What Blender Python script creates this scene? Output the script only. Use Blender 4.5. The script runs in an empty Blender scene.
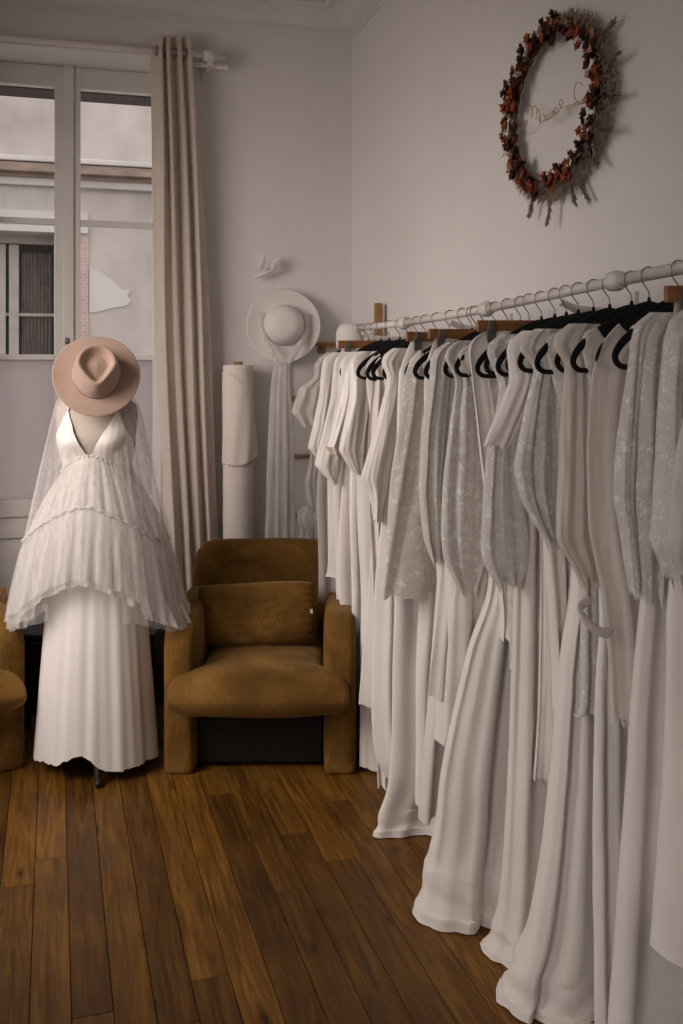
import bpy, bmesh, math, random
from mathutils import Vector, Matrix, noise
PI = math.pi
C = bpy.context.scene.collection
sc = bpy.context.scene

# ------------------------------------------------------------ camera frame
F = 985.0; HZ = 368.0; H = 1.6; A = math.atan(287.5 / F)
sa, ca = math.sin(A), math.cos(A)
def at(x, y, Y):
    """point on the plane Y = const that the photograph shows at x, y"""
    u = (x - 341.5) / F; d = Y / (ca - sa * u)
    return Vector((d * (sa + ca * u), Y, H + (HZ - y) / F * d))
def atX(x, y, X):
    u = (x - 341.5) / F; d = X / (sa + ca * u)
    return Vector((X, d * (ca - sa * u), H + (HZ - y) / F * d))
def atd(x, y, d):
    u = (x - 341.5) / F
    return Vector((d * (sa + ca * u), d * (ca - sa * u), H + (HZ - y) / F * d))

cam = bpy.data.cameras.new('camera'); co = bpy.data.objects.new('camera', cam); C.objects.link(co)
co.location = (0, 0, H); co.rotation_euler = (PI / 2, 0, -A)
cam.sensor_fit = 'VERTICAL'; cam.sensor_height = 36; cam.sensor_width = 24
cam.lens = 36 * F / 1024; cam.shift_y = -(512 - HZ) / 1024; cam.clip_start = .05
sc.camera = co

WY = 5.15; WX = 1.562; WL = -1.4; WF = -2.2; CZ = 3.5; WINY = 5.47
RX = 1.33

# ------------------------------------------------------------ materials
def nt(name):
    m = bpy.data.materials.new(name); m.use_nodes = True
    n = m.node_tree; b = n.nodes['Principled BSDF']
    return m, n, b
def N(n, t, **kw):
    o = n.nodes.new(t)
    for k, v in kw.items():
        if k in o.inputs: o.inputs[k].default_value = v
        else: setattr(o, k, v)
    return o
def ramp(n, src, stops):
    r = n.nodes.new('ShaderNodeValToRGB')
    while len(r.color_ramp.elements) < len(stops): r.color_ramp.elements.new(.5)
    for e, (p, c) in zip(r.color_ramp.elements, stops):
        e.position = p; e.color = (*c, 1) if len(c) == 3 else c
    n.links.new(src, r.inputs[0]); return r
def coords(n, scale=(1, 1, 1)):
    g = N(n, 'ShaderNodeNewGeometry'); mp = N(n, 'ShaderNodeMapping')
    mp.inputs['Scale'].default_value = scale
    n.links.new(g.outputs['Position'], mp.inputs[0]); return mp.outputs[0]
def plain(name, col, rough=.6, var=.06, sc_=6, bump=.0, bsc=80, metal=0, sheen=0, stretch=(1, 1, 1), trans=0):
    m, n, b = nt(name)
    v = coords(n, stretch)
    t = N(n, 'ShaderNodeTexNoise', Scale=sc_, Detail=5.0); n.links.new(v, t.inputs['Vector'])
    lo = tuple(c * (1 - var) for c in col); hi = tuple(min(1, c * (1 + var)) for c in col)
    r = ramp(n, t.outputs['Fac'], [(.3, lo), (.7, hi)])
    n.links.new(r.outputs[0], b.inputs['Base Color'])
    b.inputs['Roughness'].default_value = rough; b.inputs['Metallic'].default_value = metal
    b.inputs['Sheen Weight'].default_value = sheen
    b.inputs['Specular IOR Level'].default_value = .3 if rough > .5 else .5
    if bump:
        t2 = N(n, 'ShaderNodeTexNoise', Scale=bsc, Detail=4.0); n.links.new(v, t2.inputs['Vector'])
        bp = N(n, 'ShaderNodeBump', Strength=bump, Distance=.004); n.links.new(t2.outputs['Fac'], bp.inputs['Height'])
        n.links.new(bp.outputs[0], b.inputs['Normal'])
    if trans:
        out = n.nodes['Material Output']; tr = N(n, 'ShaderNodeBsdfTranslucent'); mx = N(n, 'ShaderNodeMixShader')
        n.links.new(r.outputs[0], tr.inputs[0]); mx.inputs[0].default_value = trans
        n.links.new(b.outputs[0], mx.inputs[1]); n.links.new(tr.outputs[0], mx.inputs[2]); n.links.new(mx.outputs[0], out.inputs[0])
    return m
def see_through(m, n, b, alpha_socket=None, alpha=.5, trans=.25):
    """threads (diffuse + translucent) with open holes between them"""
    out = n.nodes['Material Output']
    tl = N(n, 'ShaderNodeBsdfTranslucent'); tl.inputs[0].default_value = b.inputs['Base Color'].default_value
    m1 = N(n, 'ShaderNodeMixShader'); m1.inputs[0].default_value = trans
    n.links.new(b.outputs[0], m1.inputs[1]); n.links.new(tl.outputs[0], m1.inputs[2])
    tp = N(n, 'ShaderNodeBsdfTransparent'); m2 = N(n, 'ShaderNodeMixShader'); m2.inputs[0].default_value = alpha
    if alpha_socket is not None: n.links.new(alpha_socket, m2.inputs[0])
    n.links.new(tp.outputs[0], m2.inputs[1]); n.links.new(m1.outputs[0], m2.inputs[2]); n.links.new(m2.outputs[0], out.inputs[0])
def tulle(name, col, a0, a1, trans=.3, streak=60):
    m, n, b = nt(name); b.inputs['Base Color'].default_value = (*col, 1); b.inputs['Roughness'].default_value = .8
    b.inputs['Specular IOR Level'].default_value = .1
    v = coords(n, (streak, streak, 3))
    t = N(n, 'ShaderNodeTexNoise', Scale=1.0, Detail=3.0); n.links.new(v, t.inputs['Vector'])
    r = ramp(n, t.outputs['Fac'], [(.3, (a0,) * 3), (.7, (a1,) * 3)])
    see_through(m, n, b, r.outputs[0], trans=trans); return m
def lace(name, col, a0, scale, trans=.12, th=.5):
    m, n, b = nt(name); b.inputs['Base Color'].default_value = (*col, 1); b.inputs['Roughness'].default_value = .6
    v = coords(n)
    d = N(n, 'ShaderNodeTexNoise', Scale=scale * .5, Detail=3.0, Distortion=1.2); n.links.new(v, d.inputs['Vector'])
    t = N(n, 'ShaderNodeTexVoronoi', Scale=scale, feature='DISTANCE_TO_EDGE')
    mx = N(n, 'ShaderNodeMixRGB'); mx.inputs[0].default_value = .08
    n.links.new(v, mx.inputs[1]); n.links.new(d.outputs['Color'], mx.inputs[2]); n.links.new(mx.outputs[0], t.inputs['Vector'])
    r1 = ramp(n, t.outputs['Distance'], [(.02, (.8, .8, .8)), (.09, (0, 0, 0))])
    t2 = N(n, 'ShaderNodeTexNoise', Scale=scale * .9, Detail=3.0, Distortion=1.4); n.links.new(v, t2.inputs['Vector'])
    pv = N(n, 'ShaderNodeTexVoronoi', Scale=scale * .62); mxp = N(n, 'ShaderNodeMixRGB'); mxp.inputs[0].default_value = .06
    n.links.new(v, mxp.inputs[1]); n.links.new(t2.outputs['Color'], mxp.inputs[2]); n.links.new(mxp.outputs[0], pv.inputs['Vector'])
    r2 = ramp(n, pv.outputs['Distance'], [(.0, (.35, .35, .35)), (.10, (1, 1, 1)), (.30, (1, 1, 1)), (.36, (0, 0, 0))])
    mm = N(n, 'ShaderNodeMath', operation='MAXIMUM'); n.links.new(r1.outputs[0], mm.inputs[0]); n.links.new(r2.outputs[0], mm.inputs[1])
    r3 = ramp(n, mm.outputs[0], [(0, (a0,) * 3), (1, (1.0,) * 3)])
    rc_ = ramp(n, mm.outputs[0], [(0, tuple(c * .88 for c in col)), (1, tuple(min(.93, c * 1.06) for c in col))]); n.links.new(rc_.outputs[0], b.inputs['Base Color'])
    bp = N(n, 'ShaderNodeBump', Strength=.6, Distance=.004); n.links.new(mm.outputs[0], bp.inputs['Height']); n.links.new(bp.outputs[0], b.inputs['Normal'])
    see_through(m, n, b, r3.outputs[0], trans=trans); return m

M = {}
M['wall'] = plain('wall_paint', (.74, .72, .71), .85, .02, 2, .06, 120)
M['ceil'] = plain('ceiling_paint', (.62, .57, .52), .9, .02, 2)
M['trim'] = plain('trim_paint', (.72, .70, .68), .6, .02, 3)
M['winpaint'] = plain('window_paint', (.72, .70, .68), .4, .02, 3)
M['curtain'] = plain('curtain_linen', (.66, .585, .52), .85, .03, 30, .15, 300, stretch=(1, 1, .3), trans=.25)
M['crepe'] = plain('ivory_crepe', (.80, .76, .73), .7, .015, 5, .05, 400)
M['crepe2'] = plain('warm_crepe', (.77, .72, .68), .7, .015, 5, .05, 400)
M['satin'] = plain('ivory_satin', (.82, .78, .75), .38, .015, 4)
M['beige'] = plain('beige_cuff_cloth', (.60, .50, .42), .7, .03, 5)
M['lace'] = lace('floral_lace', (.92, .875, .84), .87, 52)
M['lace2'] = lace('fine_lace', (.92, .875, .83), .89, 70, th=.52)
M['lace3'] = lace('sequin_lace', (.95, .905, .865), .82, 62, th=.54)
M['sheer'] = tulle('sheer_organza', (.84, .79, .75), .72, .88)
M['tulle'] = tulle('soft_tulle', (.85, .82, .80), .45, .72)
M['tulle_mid'] = tulle('mid_tulle', (.85, .82, .80), .3, .55)
M['tulle_thin'] = tulle('thin_tulle', (.85, .82, .81), .16, .32)
M['tulle_veil'] = tulle('veil_tulle', (.84, .82, .81), .5, .85)
M['velvet_black'] = plain('black_velvet', (.008, .007, .008), .9, .2, 60, sheen=.0)
M['wood'] = plain('hanger_wood', (.30, .13, .045), .45, .25, 12, stretch=(1, 8, 8))
M['ladder'] = plain('ladder_wood', (.30, .16, .07), .55, .25, 14, stretch=(3, 8, 1))
M['steel'] = plain('brushed_steel', (.35, .31, .28), .35, .1, 30, metal=.9)
M['clip'] = plain('dull_metal_clip', (.22, .19, .165), .5, .1, 30, metal=.6)
M['railwhite'] = plain('white_rail_paint', (.72, .68, .65), .4, .03, 10)
M['felt'] = plain('blush_felt', (.43, .305, .245), .95, .04, 30, .15, 500, sheen=.3)
M['felt_band'] = plain('blush_band', (.33, .23, .18), .6, .04, 30)
M['felt_white'] = plain('white_felt', (.76, .73, .71), .9, .02, 30, .1, 400)
M['plaster'] = plain('white_plaster', (.74, .72, .70), .7, .02, 20)
M['form'] = plain('mannequin_linen', (.46, .41, .36), .85, .05, 60, .2, 400)
M['darkwood'] = plain('dark_stand_wood', (.018, .012, .009), .45, .2, 20)
M['black'] = plain('black_cabinet_lacquer', (.005, .004, .004), .6, .1, 10)
M['linen'] = plain('roll_linen', (.72, .66, .61), .85, .03, 30, .3, 60, stretch=(.3, .3, 6))
M['linen_flap'] = plain('roll_flap_linen', (.72, .66, .61), .85, .03, 30, .1, 300)
M['card'] = plain('cardboard_core', (.30, .20, .11), .85, .1, 20)
M['vine'] = plain('dried_vine', (.13, .075, .045), .85, .3, 40)
M['rust'] = plain('rust_petals', (.30, .065, .022), .8, .4, 60)
M['burgundy'] = plain('burgundy_leaves', (.065, .018, .018), .8, .4, 60)
M['peach'] = plain('faded_peach_petals', (.42, .22, .14), .8, .3, 60)
M['pampas'] = plain('pampas_plumes', (.46, .38, .30), .95, .2, 60)
M['wire'] = plain('gold_wire', (.50, .38, .22), .4, .1, 20, metal=.6)
M['label_white'] = plain('white_care_label', (.8, .8, .8), .6, .02, 20)

def corduroy():
    m, n, b = nt('mustard_brown_velvet')
    v = coords(n, (260, 260, 20)); t = N(n, 'ShaderNodeTexNoise', Scale=1.0, Detail=3.0); n.links.new(v, t.inputs['Vector'])
    v2 = coords(n, (5, 5, 5)); t2 = N(n, 'ShaderNodeTexNoise', Scale=1.0, Detail=4.0, Distortion=.6); n.links.new(v2, t2.inputs['Vector'])
    mx = N(n, 'ShaderNodeMath', operation='MULTIPLY_ADD'); n.links.new(t.outputs['Fac'], mx.inputs[0]); mx.inputs[1].default_value = .55
    n.links.new(t2.outputs['Fac'], mx.inputs[2])
    r = ramp(n, mx.outputs[0], [(.5, (.075, .036, .007)), (.78, (.145, .072, .014)), (1.0, (.24, .125, .030))])
    n.links.new(r.outputs[0], b.inputs['Base Color'])
    b.inputs['Roughness'].default_value = .85; b.inputs['Sheen Weight'].default_value = .35; b.inputs['Sheen Roughness'].default_value = .4
    b.inputs['Sheen Tint'].default_value = (.75, .5, .25, 1); b.inputs['Specular IOR Level'].default_value = .15
    bp = N(n, 'ShaderNodeBump', Strength=.5, Distance=.003); n.links.new(t.outputs['Fac'], bp.inputs['Height']); n.links.new(bp.outputs[0], b.inputs['Normal'])
    return m
M['cord'] = corduroy()

def floorwood():
    m, n, b = nt('oiled_pine_boards')
    g = N(n, 'ShaderNodeNewGeometry')
    off = N(n, 'ShaderNodeVectorMath', operation='MULTIPLY_ADD')
    cmb = N(n, 'ShaderNodeCombineXYZ')
    for i in range(3): n.links.new(g.outputs['Random Per Island'], cmb.inputs[i])
    n.links.new(cmb.outputs[0], off.inputs[0]); off.inputs[1].default_value = (37, 53, 11); n.links.new(g.outputs['Position'], off.inputs[2])
    mp = N(n, 'ShaderNodeMapping'); mp.inputs['Scale'].default_value = (22, 1.6, 1); n.links.new(off.outputs[0], mp.inputs[0])
    t = N(n, 'ShaderNodeTexNoise', Scale=1.6, Detail=6.0, Distortion=1.6); n.links.new(mp.outputs[0], t.inputs['Vector'])
    mp2 = N(n, 'ShaderNodeMapping'); mp2.inputs['Scale'].default_value = (120, 5, 1); n.links.new(off.outputs[0], mp2.inputs[0])
    t2 = N(n, 'ShaderNodeTexNoise', Scale=1.0, Detail=4.0); n.links.new(mp2.outputs[0], t2.inputs['Vector'])
    a = N(n, 'ShaderNodeMath', operation='MULTIPLY_ADD'); n.links.new(t2.outputs['Fac'], a.inputs[0]); a.inputs[1].default_value = .5; n.links.new(t.outputs['Fac'], a.inputs[2])
    r = ramp(n, a.outputs[0], [(.42, (.055, .023, .003)), (.70, (.130, .056, .0075)), (.95, (.22, .108, .017))])
    # board to board tone
    rb = ramp(n, g.outputs['Random Per Island'], [(0, (.62, .58, .55)), (.5, (.95, .93, .9)), (1, (1.25, 1.2, 1.15))])
    mul = N(n, 'ShaderNodeMixRGB', blend_type='MULTIPLY'); mul.inputs[0].default_value = 1
    n.links.new(r.outputs[0], mul.inputs[1]); n.links.new(rb.outputs[0], mul.inputs[2])
    # worn blotches
    tb = N(n, 'ShaderNodeTexNoise', Scale=2.2, Detail=5.0); n.links.new(g.outputs['Position'], tb.inputs['Vector'])
    rbl = ramp(n, tb.outputs['Fac'], [(.3, (.7, .66, .62)), (.65, (1.1, 1.1, 1.1))])
    mul3 = N(n, 'ShaderNodeMixRGB', blend_type='MULTIPLY'); mul3.inputs[0].default_value = 1
    n.links.new(mul.outputs[0], mul3.inputs[1]); n.links.new(rbl.outputs[0], mul3.inputs[2])
    # knots
    mk = N(n, 'ShaderNodeMapping'); mk.inputs['Scale'].default_value = (9, 3.6, 1); n.links.new(off.outputs[0], mk.inputs[0])
    vk = N(n, 'ShaderNodeTexVoronoi', Scale=1.0); n.links.new(mk.outputs[0], vk.inputs['Vector'])
    rk = ramp(n, vk.outputs['Distance'], [(.05, (.22, .17, .12)), (.09, (.9, .8, .7)), (.12, (.65, .6, .55)), (.16, (1, 1, 1))])
    mul2 = N(n, 'ShaderNodeMixRGB', blend_type='MULTIPLY'); mul2.inputs[0].default_value = .85
    n.links.new(mul3.outputs[0], mul2.inputs[1]); n.links.new(rk.outputs[0], mul2.inputs[2])
    n.links.new(mul2.outputs[0], b.inputs['Base Color'])
    rr = ramp(n, t2.outputs['Fac'], [(.3, (.42,) * 3), (.7, (.6,) * 3)]); n.links.new(rr.outputs[0], b.inputs['Roughness'])
    b.inputs['Specular IOR Level'].default_value = .3
    bp = N(n, 'ShaderNodeBump', Strength=.25, Distance=.002); n.links.new(a.outputs[0], bp.inputs['Height']); n.links.new(bp.outputs[0], b.inputs['Normal'])
    return m
M['floor'] = floorwood()
M['gap'] = plain('dark_floor_gap', (.012, .007, .004), .9)

def glass(name, tint=(1, 1, 1), refl=.06):
    m, n, b = nt(name); n.nodes.remove(b); out = n.nodes['Material Output']
    tp = N(n, 'ShaderNodeBsdfTransparent'); tp.inputs[0].default_value = (*tint, 1)
    gl = N(n, 'ShaderNodeBsdfGlossy'); gl.inputs['Roughness'].default_value = .03
    mx = N(n, 'ShaderNodeMixShader'); mx.inputs[0].default_value = refl
    n.links.new(tp.outputs[0], mx.inputs[1]); n.links.new(gl.outputs[0], mx.inputs[2]); n.links.new(mx.outputs[0], out.inputs[0]); return m
M['glass'] = glass('clear_glass')
def frosted():
    m, n, b = nt('frosted_film'); out = n.nodes['Material Output']
    b.inputs['Base Color'].default_value = (.62, .59, .60, 1); b.inputs['Roughness'].default_value = .5
    tl = N(n, 'ShaderNodeBsdfTranslucent'); tl.inputs[0].default_value = (.78, .745, .765, 1)
    mx = N(n, 'ShaderNodeMixShader'); mx.inputs[0].default_value = .8
    n.links.new(b.outputs[0], mx.inputs[1]); n.links.new(tl.outputs[0], mx.inputs[2]); n.links.new(mx.outputs[0], out.inputs[0]); return m
M['frost'] = frosted()
M['facade'] = plain('facade_plaster', (.50, .45, .425), .9, .24, 1.6, .1, 20)
M['facade_low'] = plain('streaked_plaster', (.50, .46, .43), .9, .16, 3, .1, 20, stretch=(3, 3, .5))
M['stone'] = plain('pale_stone', (.60, .56, .55), .9, .08, 3)
M['stone_shade'] = plain('shaded_cornice', (.30, .23, .19), .9, .25, 5, stretch=(1, 1, 4))  # brown stands for the ledge's shadow, put into the colour
M['patch'] = plain('bare_white_render', (.62, .58, .565), .9, .03, 3)
M['dark_glass'] = plain('dark_glass_pane', (.03, .025, .022), .15, .3, 3)
M['old_frame'] = plain('old_window_paint', (.42, .37, .34), .7, .1, 10)
M['netting'] = tulle('net_curtain', (.30, .27, .25), .45, .7, streak=12)
M['slate'] = plain('shutter_box_dark', (.05, .045, .042), .6)
def brick():
    m, n, b = nt('pink_brick'); g = N(n, 'ShaderNodeNewGeometry'); mp = N(n, 'ShaderNodeMapping'); mp.inputs['Rotation'].default_value = (PI / 2, 0, 0)
    n.links.new(g.outputs['Position'], mp.inputs[0]); t = N(n, 'ShaderNodeTexBrick'); t.inputs['Scale'].default_value = 8
    t.inputs['Color1'].default_value = (.44, .31, .28, 1); t.inputs['Color2'].default_value = (.55, .40, .38, 1); t.inputs['Mortar'].default_value = (.6, .55, .53, 1)
    n.links.new(mp.outputs[0], t.inputs[0]); n.links.new(t.outputs[0], b.inputs['Base Color']); b.inputs['Roughness'].default_value = .9; return m
M['brick'] = brick()

# ------------------------------------------------------------ mesh helpers
def obj(name, bm, mat, parent=None, smooth=False, label=None, bev=0):
    me = bpy.data.meshes.new(name)
    bmesh.ops.recalc_face_normals(bm, faces=bm.faces)
    bm.to_mesh(me); bm.free()
    if smooth:
        for p in me.polygons: p.use_smooth = True
    me.materials.append(M[mat] if isinstance(mat, str) else mat)
    o = bpy.data.objects.new(name, me); C.objects.link(o)
    if parent:
        o.parent = parent
        w = parent.location.copy()
        if parent.parent: w += parent.parent.location      # sub-part: undo both
        if parent.get('_abs'): o.location = -Vector(parent['_abs'])
        else: o.location = (0, 0, 0)
    if label: o['label'] = label
    if bev:
        b = o.modifiers.new('bevel', 'BEVEL'); b.width = bev; b.segments = 2; b.limit_method = 'ANGLE'
    return o
def tag(o, label, cat, group=None, kind=None):
    o['label'] = label; o['category'] = cat
    if group: o['group'] = group
    if kind: o['kind'] = kind
    return o
def thing(name, label, cat, loc=(0, 0, 0), group=None, world=True):
    """Empty at the base of a thing; with world=True its parts are modelled in room coordinates"""
    o = bpy.data.objects.new(name, None); C.objects.link(o); o.location = loc; o.empty_display_size = .1
    tag(o, label, cat, group)
    if world: o['_abs'] = list(loc)
    return o
def struct(name, bm, mat, parent=None, **k):
    o = obj(name, bm, mat, parent, **k)
    if not parent: o['kind'] = 'structure'
    return o
def BM(): return bmesh.new()
def box(bm, a, b):
    x0, y0, z0 = (min(a[i], b[i]) for i in range(3)); x1, y1, z1 = (max(a[i], b[i]) for i in range(3))
    v = [bm.verts.new(p) for p in [(x0, y0, z0), (x1, y0, z0), (x1, y1, z0), (x0, y1, z0), (x0, y0, z1), (x1, y0, z1), (x1, y1, z1), (x0, y1, z1)]]
    for f in [(0, 3, 2, 1), (4, 5, 6, 7), (0, 1, 5, 4), (1, 2, 6, 5), (2, 3, 7, 6), (3, 0, 4, 7)]: bm.faces.new([v[i] for i in f])
    return v
def ring_loft(bm, rings, close=True, cap0=False, cap1=False):
    R = [[bm.verts.new(p) for p in r] for r in rings]
    n = len(R[0])
    for a, b in zip(R, R[1:]):
        for j in range(n if close else n - 1):
            bm.faces.new([a[j], a[(j + 1) % n], b[(j + 1) % n], b[j]])
    if cap0: bm.faces.new(R[0][::-1])
    if cap1: bm.faces.new(R[-1])
    return R
def wire(bm, pts, r, n=8, cap=True, flat=1.0):
    """tube along a polyline; r may be a list"""
    pts = [Vector(p) for p in pts]; rings = []; up = None
    for i, p in enumerate(pts):
        t = (pts[min(i + 1, len(pts) - 1)] - pts[max(i - 1, 0)])
        if t.length < 1e-7: t = Vector((0, 0, 1))
        t.normalize()
        if up is None:
            up = Vector((0, 1, 0)) if abs(t.y) < .9 else Vector((1, 0, 0))
        s = t.cross(up); s.normalize(); up2 = s.cross(t); up2.normalize(); up = up2
        rr = r[i] if isinstance(r, (list, tuple)) else r
        rings.append([p + s * math.cos(2 * PI * k / n) * rr + up2 * math.sin(2 * PI * k / n) * rr * flat for k in range(n)])
    ring_loft(bm, rings, cap0=cap, cap1=cap)
def cr(pts, m):
    """Catmull-Rom resample of tuples to m points"""
    P = [pts[0]] + list(pts) + [pts[-1]]; out = []; k = len(pts) - 1
    for i in range(m):
        u = i / (m - 1) * k; j = min(int(u), k - 1); t = u - j
        p0, p1, p2, p3 = P[j], P[j + 1], P[j + 2], P[j + 3]
        out.append(tuple(.5 * (2 * b + (c - a) * t + (2 * a - 5 * b + 4 * c - d) * t * t + (3 * b - a - 3 * c + d) * t ** 3) for a, b, c, d in zip(p0, p1, p2, p3)))
    return out
def lathe(bm, prof, c=(0, 0, 0), n=32, rx=1, ry=1, cap0=True, cap1=True):
    ring_loft(bm, [[(c[0] + r * rx * math.cos(2 * PI * k / n), c[1] + r * ry * math.sin(2 * PI * k / n), c[2] + z) for k in range(n)] for r, z in prof], cap0=cap0, cap1=cap1)
def rbox(bm, c, s, r, seg=5, mat=None, puff=0, nz=0, seed=0, div=5):
    """rounded, slightly puffed block: subdivided box pulled to a rounded shape"""
    b2 = bmesh.new(); bmesh.ops.create_cube(b2, size=2)
    bmesh.ops.subdivide_edges(b2, edges=b2.edges[:], cuts=14, use_grid_fill=True)
    hx, hy, hz = s[0] / 2, s[1] / 2, s[2] / 2
    for v in b2.verts:
        p = Vector((math.copysign(1 - (1 - abs(v.co[i])) ** 1.35, v.co[i]) for i in range(3)))
        q = Vector((p.x * hx, p.y * hy, p.z * hz))
        core = Vector((max(-hx + r, min(hx - r, q.x)), max(-hy + r, min(hy - r, q.y)), max(-hz + r, min(hz - r, q.z))))
        d = q - core
        if d.length > 1e-6: q = core + d.normalized() * min(d.length, r)
        if puff:
            a, bb, cc = 1 - (q.x / hx) ** 2, 1 - (q.y / hy) ** 2, 1 - (q.z / hz) ** 2
            q += Vector((q.x / hx * bb * cc, q.y / hy * a * cc, q.z / hz * a * bb)) * puff
        if nz: q += noise.noise_vector(q * 7 + Vector((seed, 0, 0))) * nz
        v.co = q
    mt = Matrix.Translation(Vector(c)) @ (mat or Matrix.Identity(4))
    bmesh.ops.transform(b2, matrix=mt, verts=b2.verts)
    me = bpy.data.meshes.new('t'); b2.to_mesh(me); b2.free(); bm.from_mesh(me); bpy.data.meshes.remove(me)

# ------------------------------------------------------------ room shell
rnd = random.Random(4)
bm = BM(); P0, PW = .0416, .1005
joints = {-1: 3.35, 1: 3.07, 6: 2.94, 3: 2.577, 9: 3.5}
k = int((WL - P0) / PW) - 1
while P0 + k * PW < WX + .05:
    x0 = max(WL, P0 + k * PW + .0013); x1 = min(WX + .02, P0 + (k + 1) * PW - .0013)
    if x1 > x0:
        ys = [joints.get(k, rnd.uniform(-.2, 1.8))]
        while ys[0] > WF: ys.insert(0, ys[0] - rnd.uniform(1.6, 2.6))
        while ys[-1] < WINY: ys.append(ys[-1] + rnd.uniform(1.6, 2.6))
        for a, b in zip(ys, ys[1:]):
            a2, b2 = max(a + .001, WF), min(b - .001, WINY)
            if b2 > a2:
                dz = rnd.uniform(-.0008, 0)
                box(bm, (x0, a2, -.02), (x1, b2, dz))
    k += 1
floor = struct('floor', bm, 'floor')
bm = BM(); box(bm, (WL - .3, WF - .3, -.12), (WX + .3, 6.0, -.0205)); g = obj('floor_underlay', bm, 'gap', floor)

OX0 = at(-30, 100, WINY).x; OX1 = .60; OZ = 3.21
def wall_with_hole(name, axis, pos, thick, lo, hi, holes, z1=CZ + .1):
    """wall in plane axis=pos; holes = (a0,a1,z0,z1)"""
    bm = BM()
    def bx(a, b, za, zb):
        if b - a < 1e-4 or zb - za < 1e-4: return
        if axis == 'y': box(bm, (a, pos, za), (b, pos + thick, zb))
        else: box(bm, (pos, a, za), (pos + thick, b, zb))
    cur = lo
    for a0, a1, z0, zt in sorted(holes):
        bx(cur, a0, 0, z1); bx(a0, a1, 0, z0); bx(a0, a1, zt, z1); cur = a1
    bx(cur, hi, 0, z1)
    return struct(name, bm, 'wall')
wall_with_hole('wall_back', 'y', WY, .42, WL - .3, WX + .3, [(OX0, OX1, 0, OZ)])
wall_with_hole('wall_right', 'x', WX, .3, WF - .3, WY, [])
LW = [(2.3, 3.9, .55, 3.1), (-.6, 1.0, .55, 3.1)]  # second opening is unseen, added so the near dresses get light
wall_with_hole('wall_left', 'x', WL - .3, .3, WF - .3, WY, LW)
wall_with_hole('wall_front', 'y', WF - .3, .3, WL - .3, WX + .3, [])
bm = BM(); box(bm, (WL - .3, WF - .3, CZ), (WX + .3, WY + .42, CZ + .2)); struct('ceiling', bm, 'ceil')

def profile_run(bm, prof, axis, pos, sgn, a, b, zc, ea=0, eb=0):
    """cornice: prof = (out, down) points; mitred by ea/eb"""
    rings = []
    for e, end in ((a, ea), (b, eb)):
        ring = []
        for o, d in prof:
            p = pos + sgn * o; q = e + end * o
            ring.append((q, p, zc - d) if axis == 'y' else (p, q, zc - d))
        rings.append(ring)
    ring_loft(bm, rings, cap0=True, cap1=True)
prof = [(0, 0), (.215, 0), (.215, .008), (.20, .018), (.185, .010), (.15, .012), (.10, .035), (.065, .065), (.045, .073), (.045, .080), (.030, .084), (.030, .092), (.016, .096), (.012, .104), (0, .108)]
bm = BM(); profile_run(bm, prof, 'y', WY, -1, WL, WX, CZ, 1, -1); struct('trim_1', bm, 'trim')
bm = BM(); profile_run(bm, prof, 'x', WX, -1, WF, WY, CZ, 1, -1); struct('trim_2', bm, 'trim')
# baseboards
bm = BM(); box(bm, (OX1 + .005, WY - .018, 0), (WX, WY - .0005, .14)); box(bm, (WL, WY - .018, 0), (OX0 - .005, WY - .0005, .14)); struct('baseboard_back', bm, 'trim', bev=.003)
bm = BM(); box(bm, (WX - .018, WF, 0), (WX - .0005, WY - .02, .14)); struct('baseboard_right', bm, 'trim', bev=.003)

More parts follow.
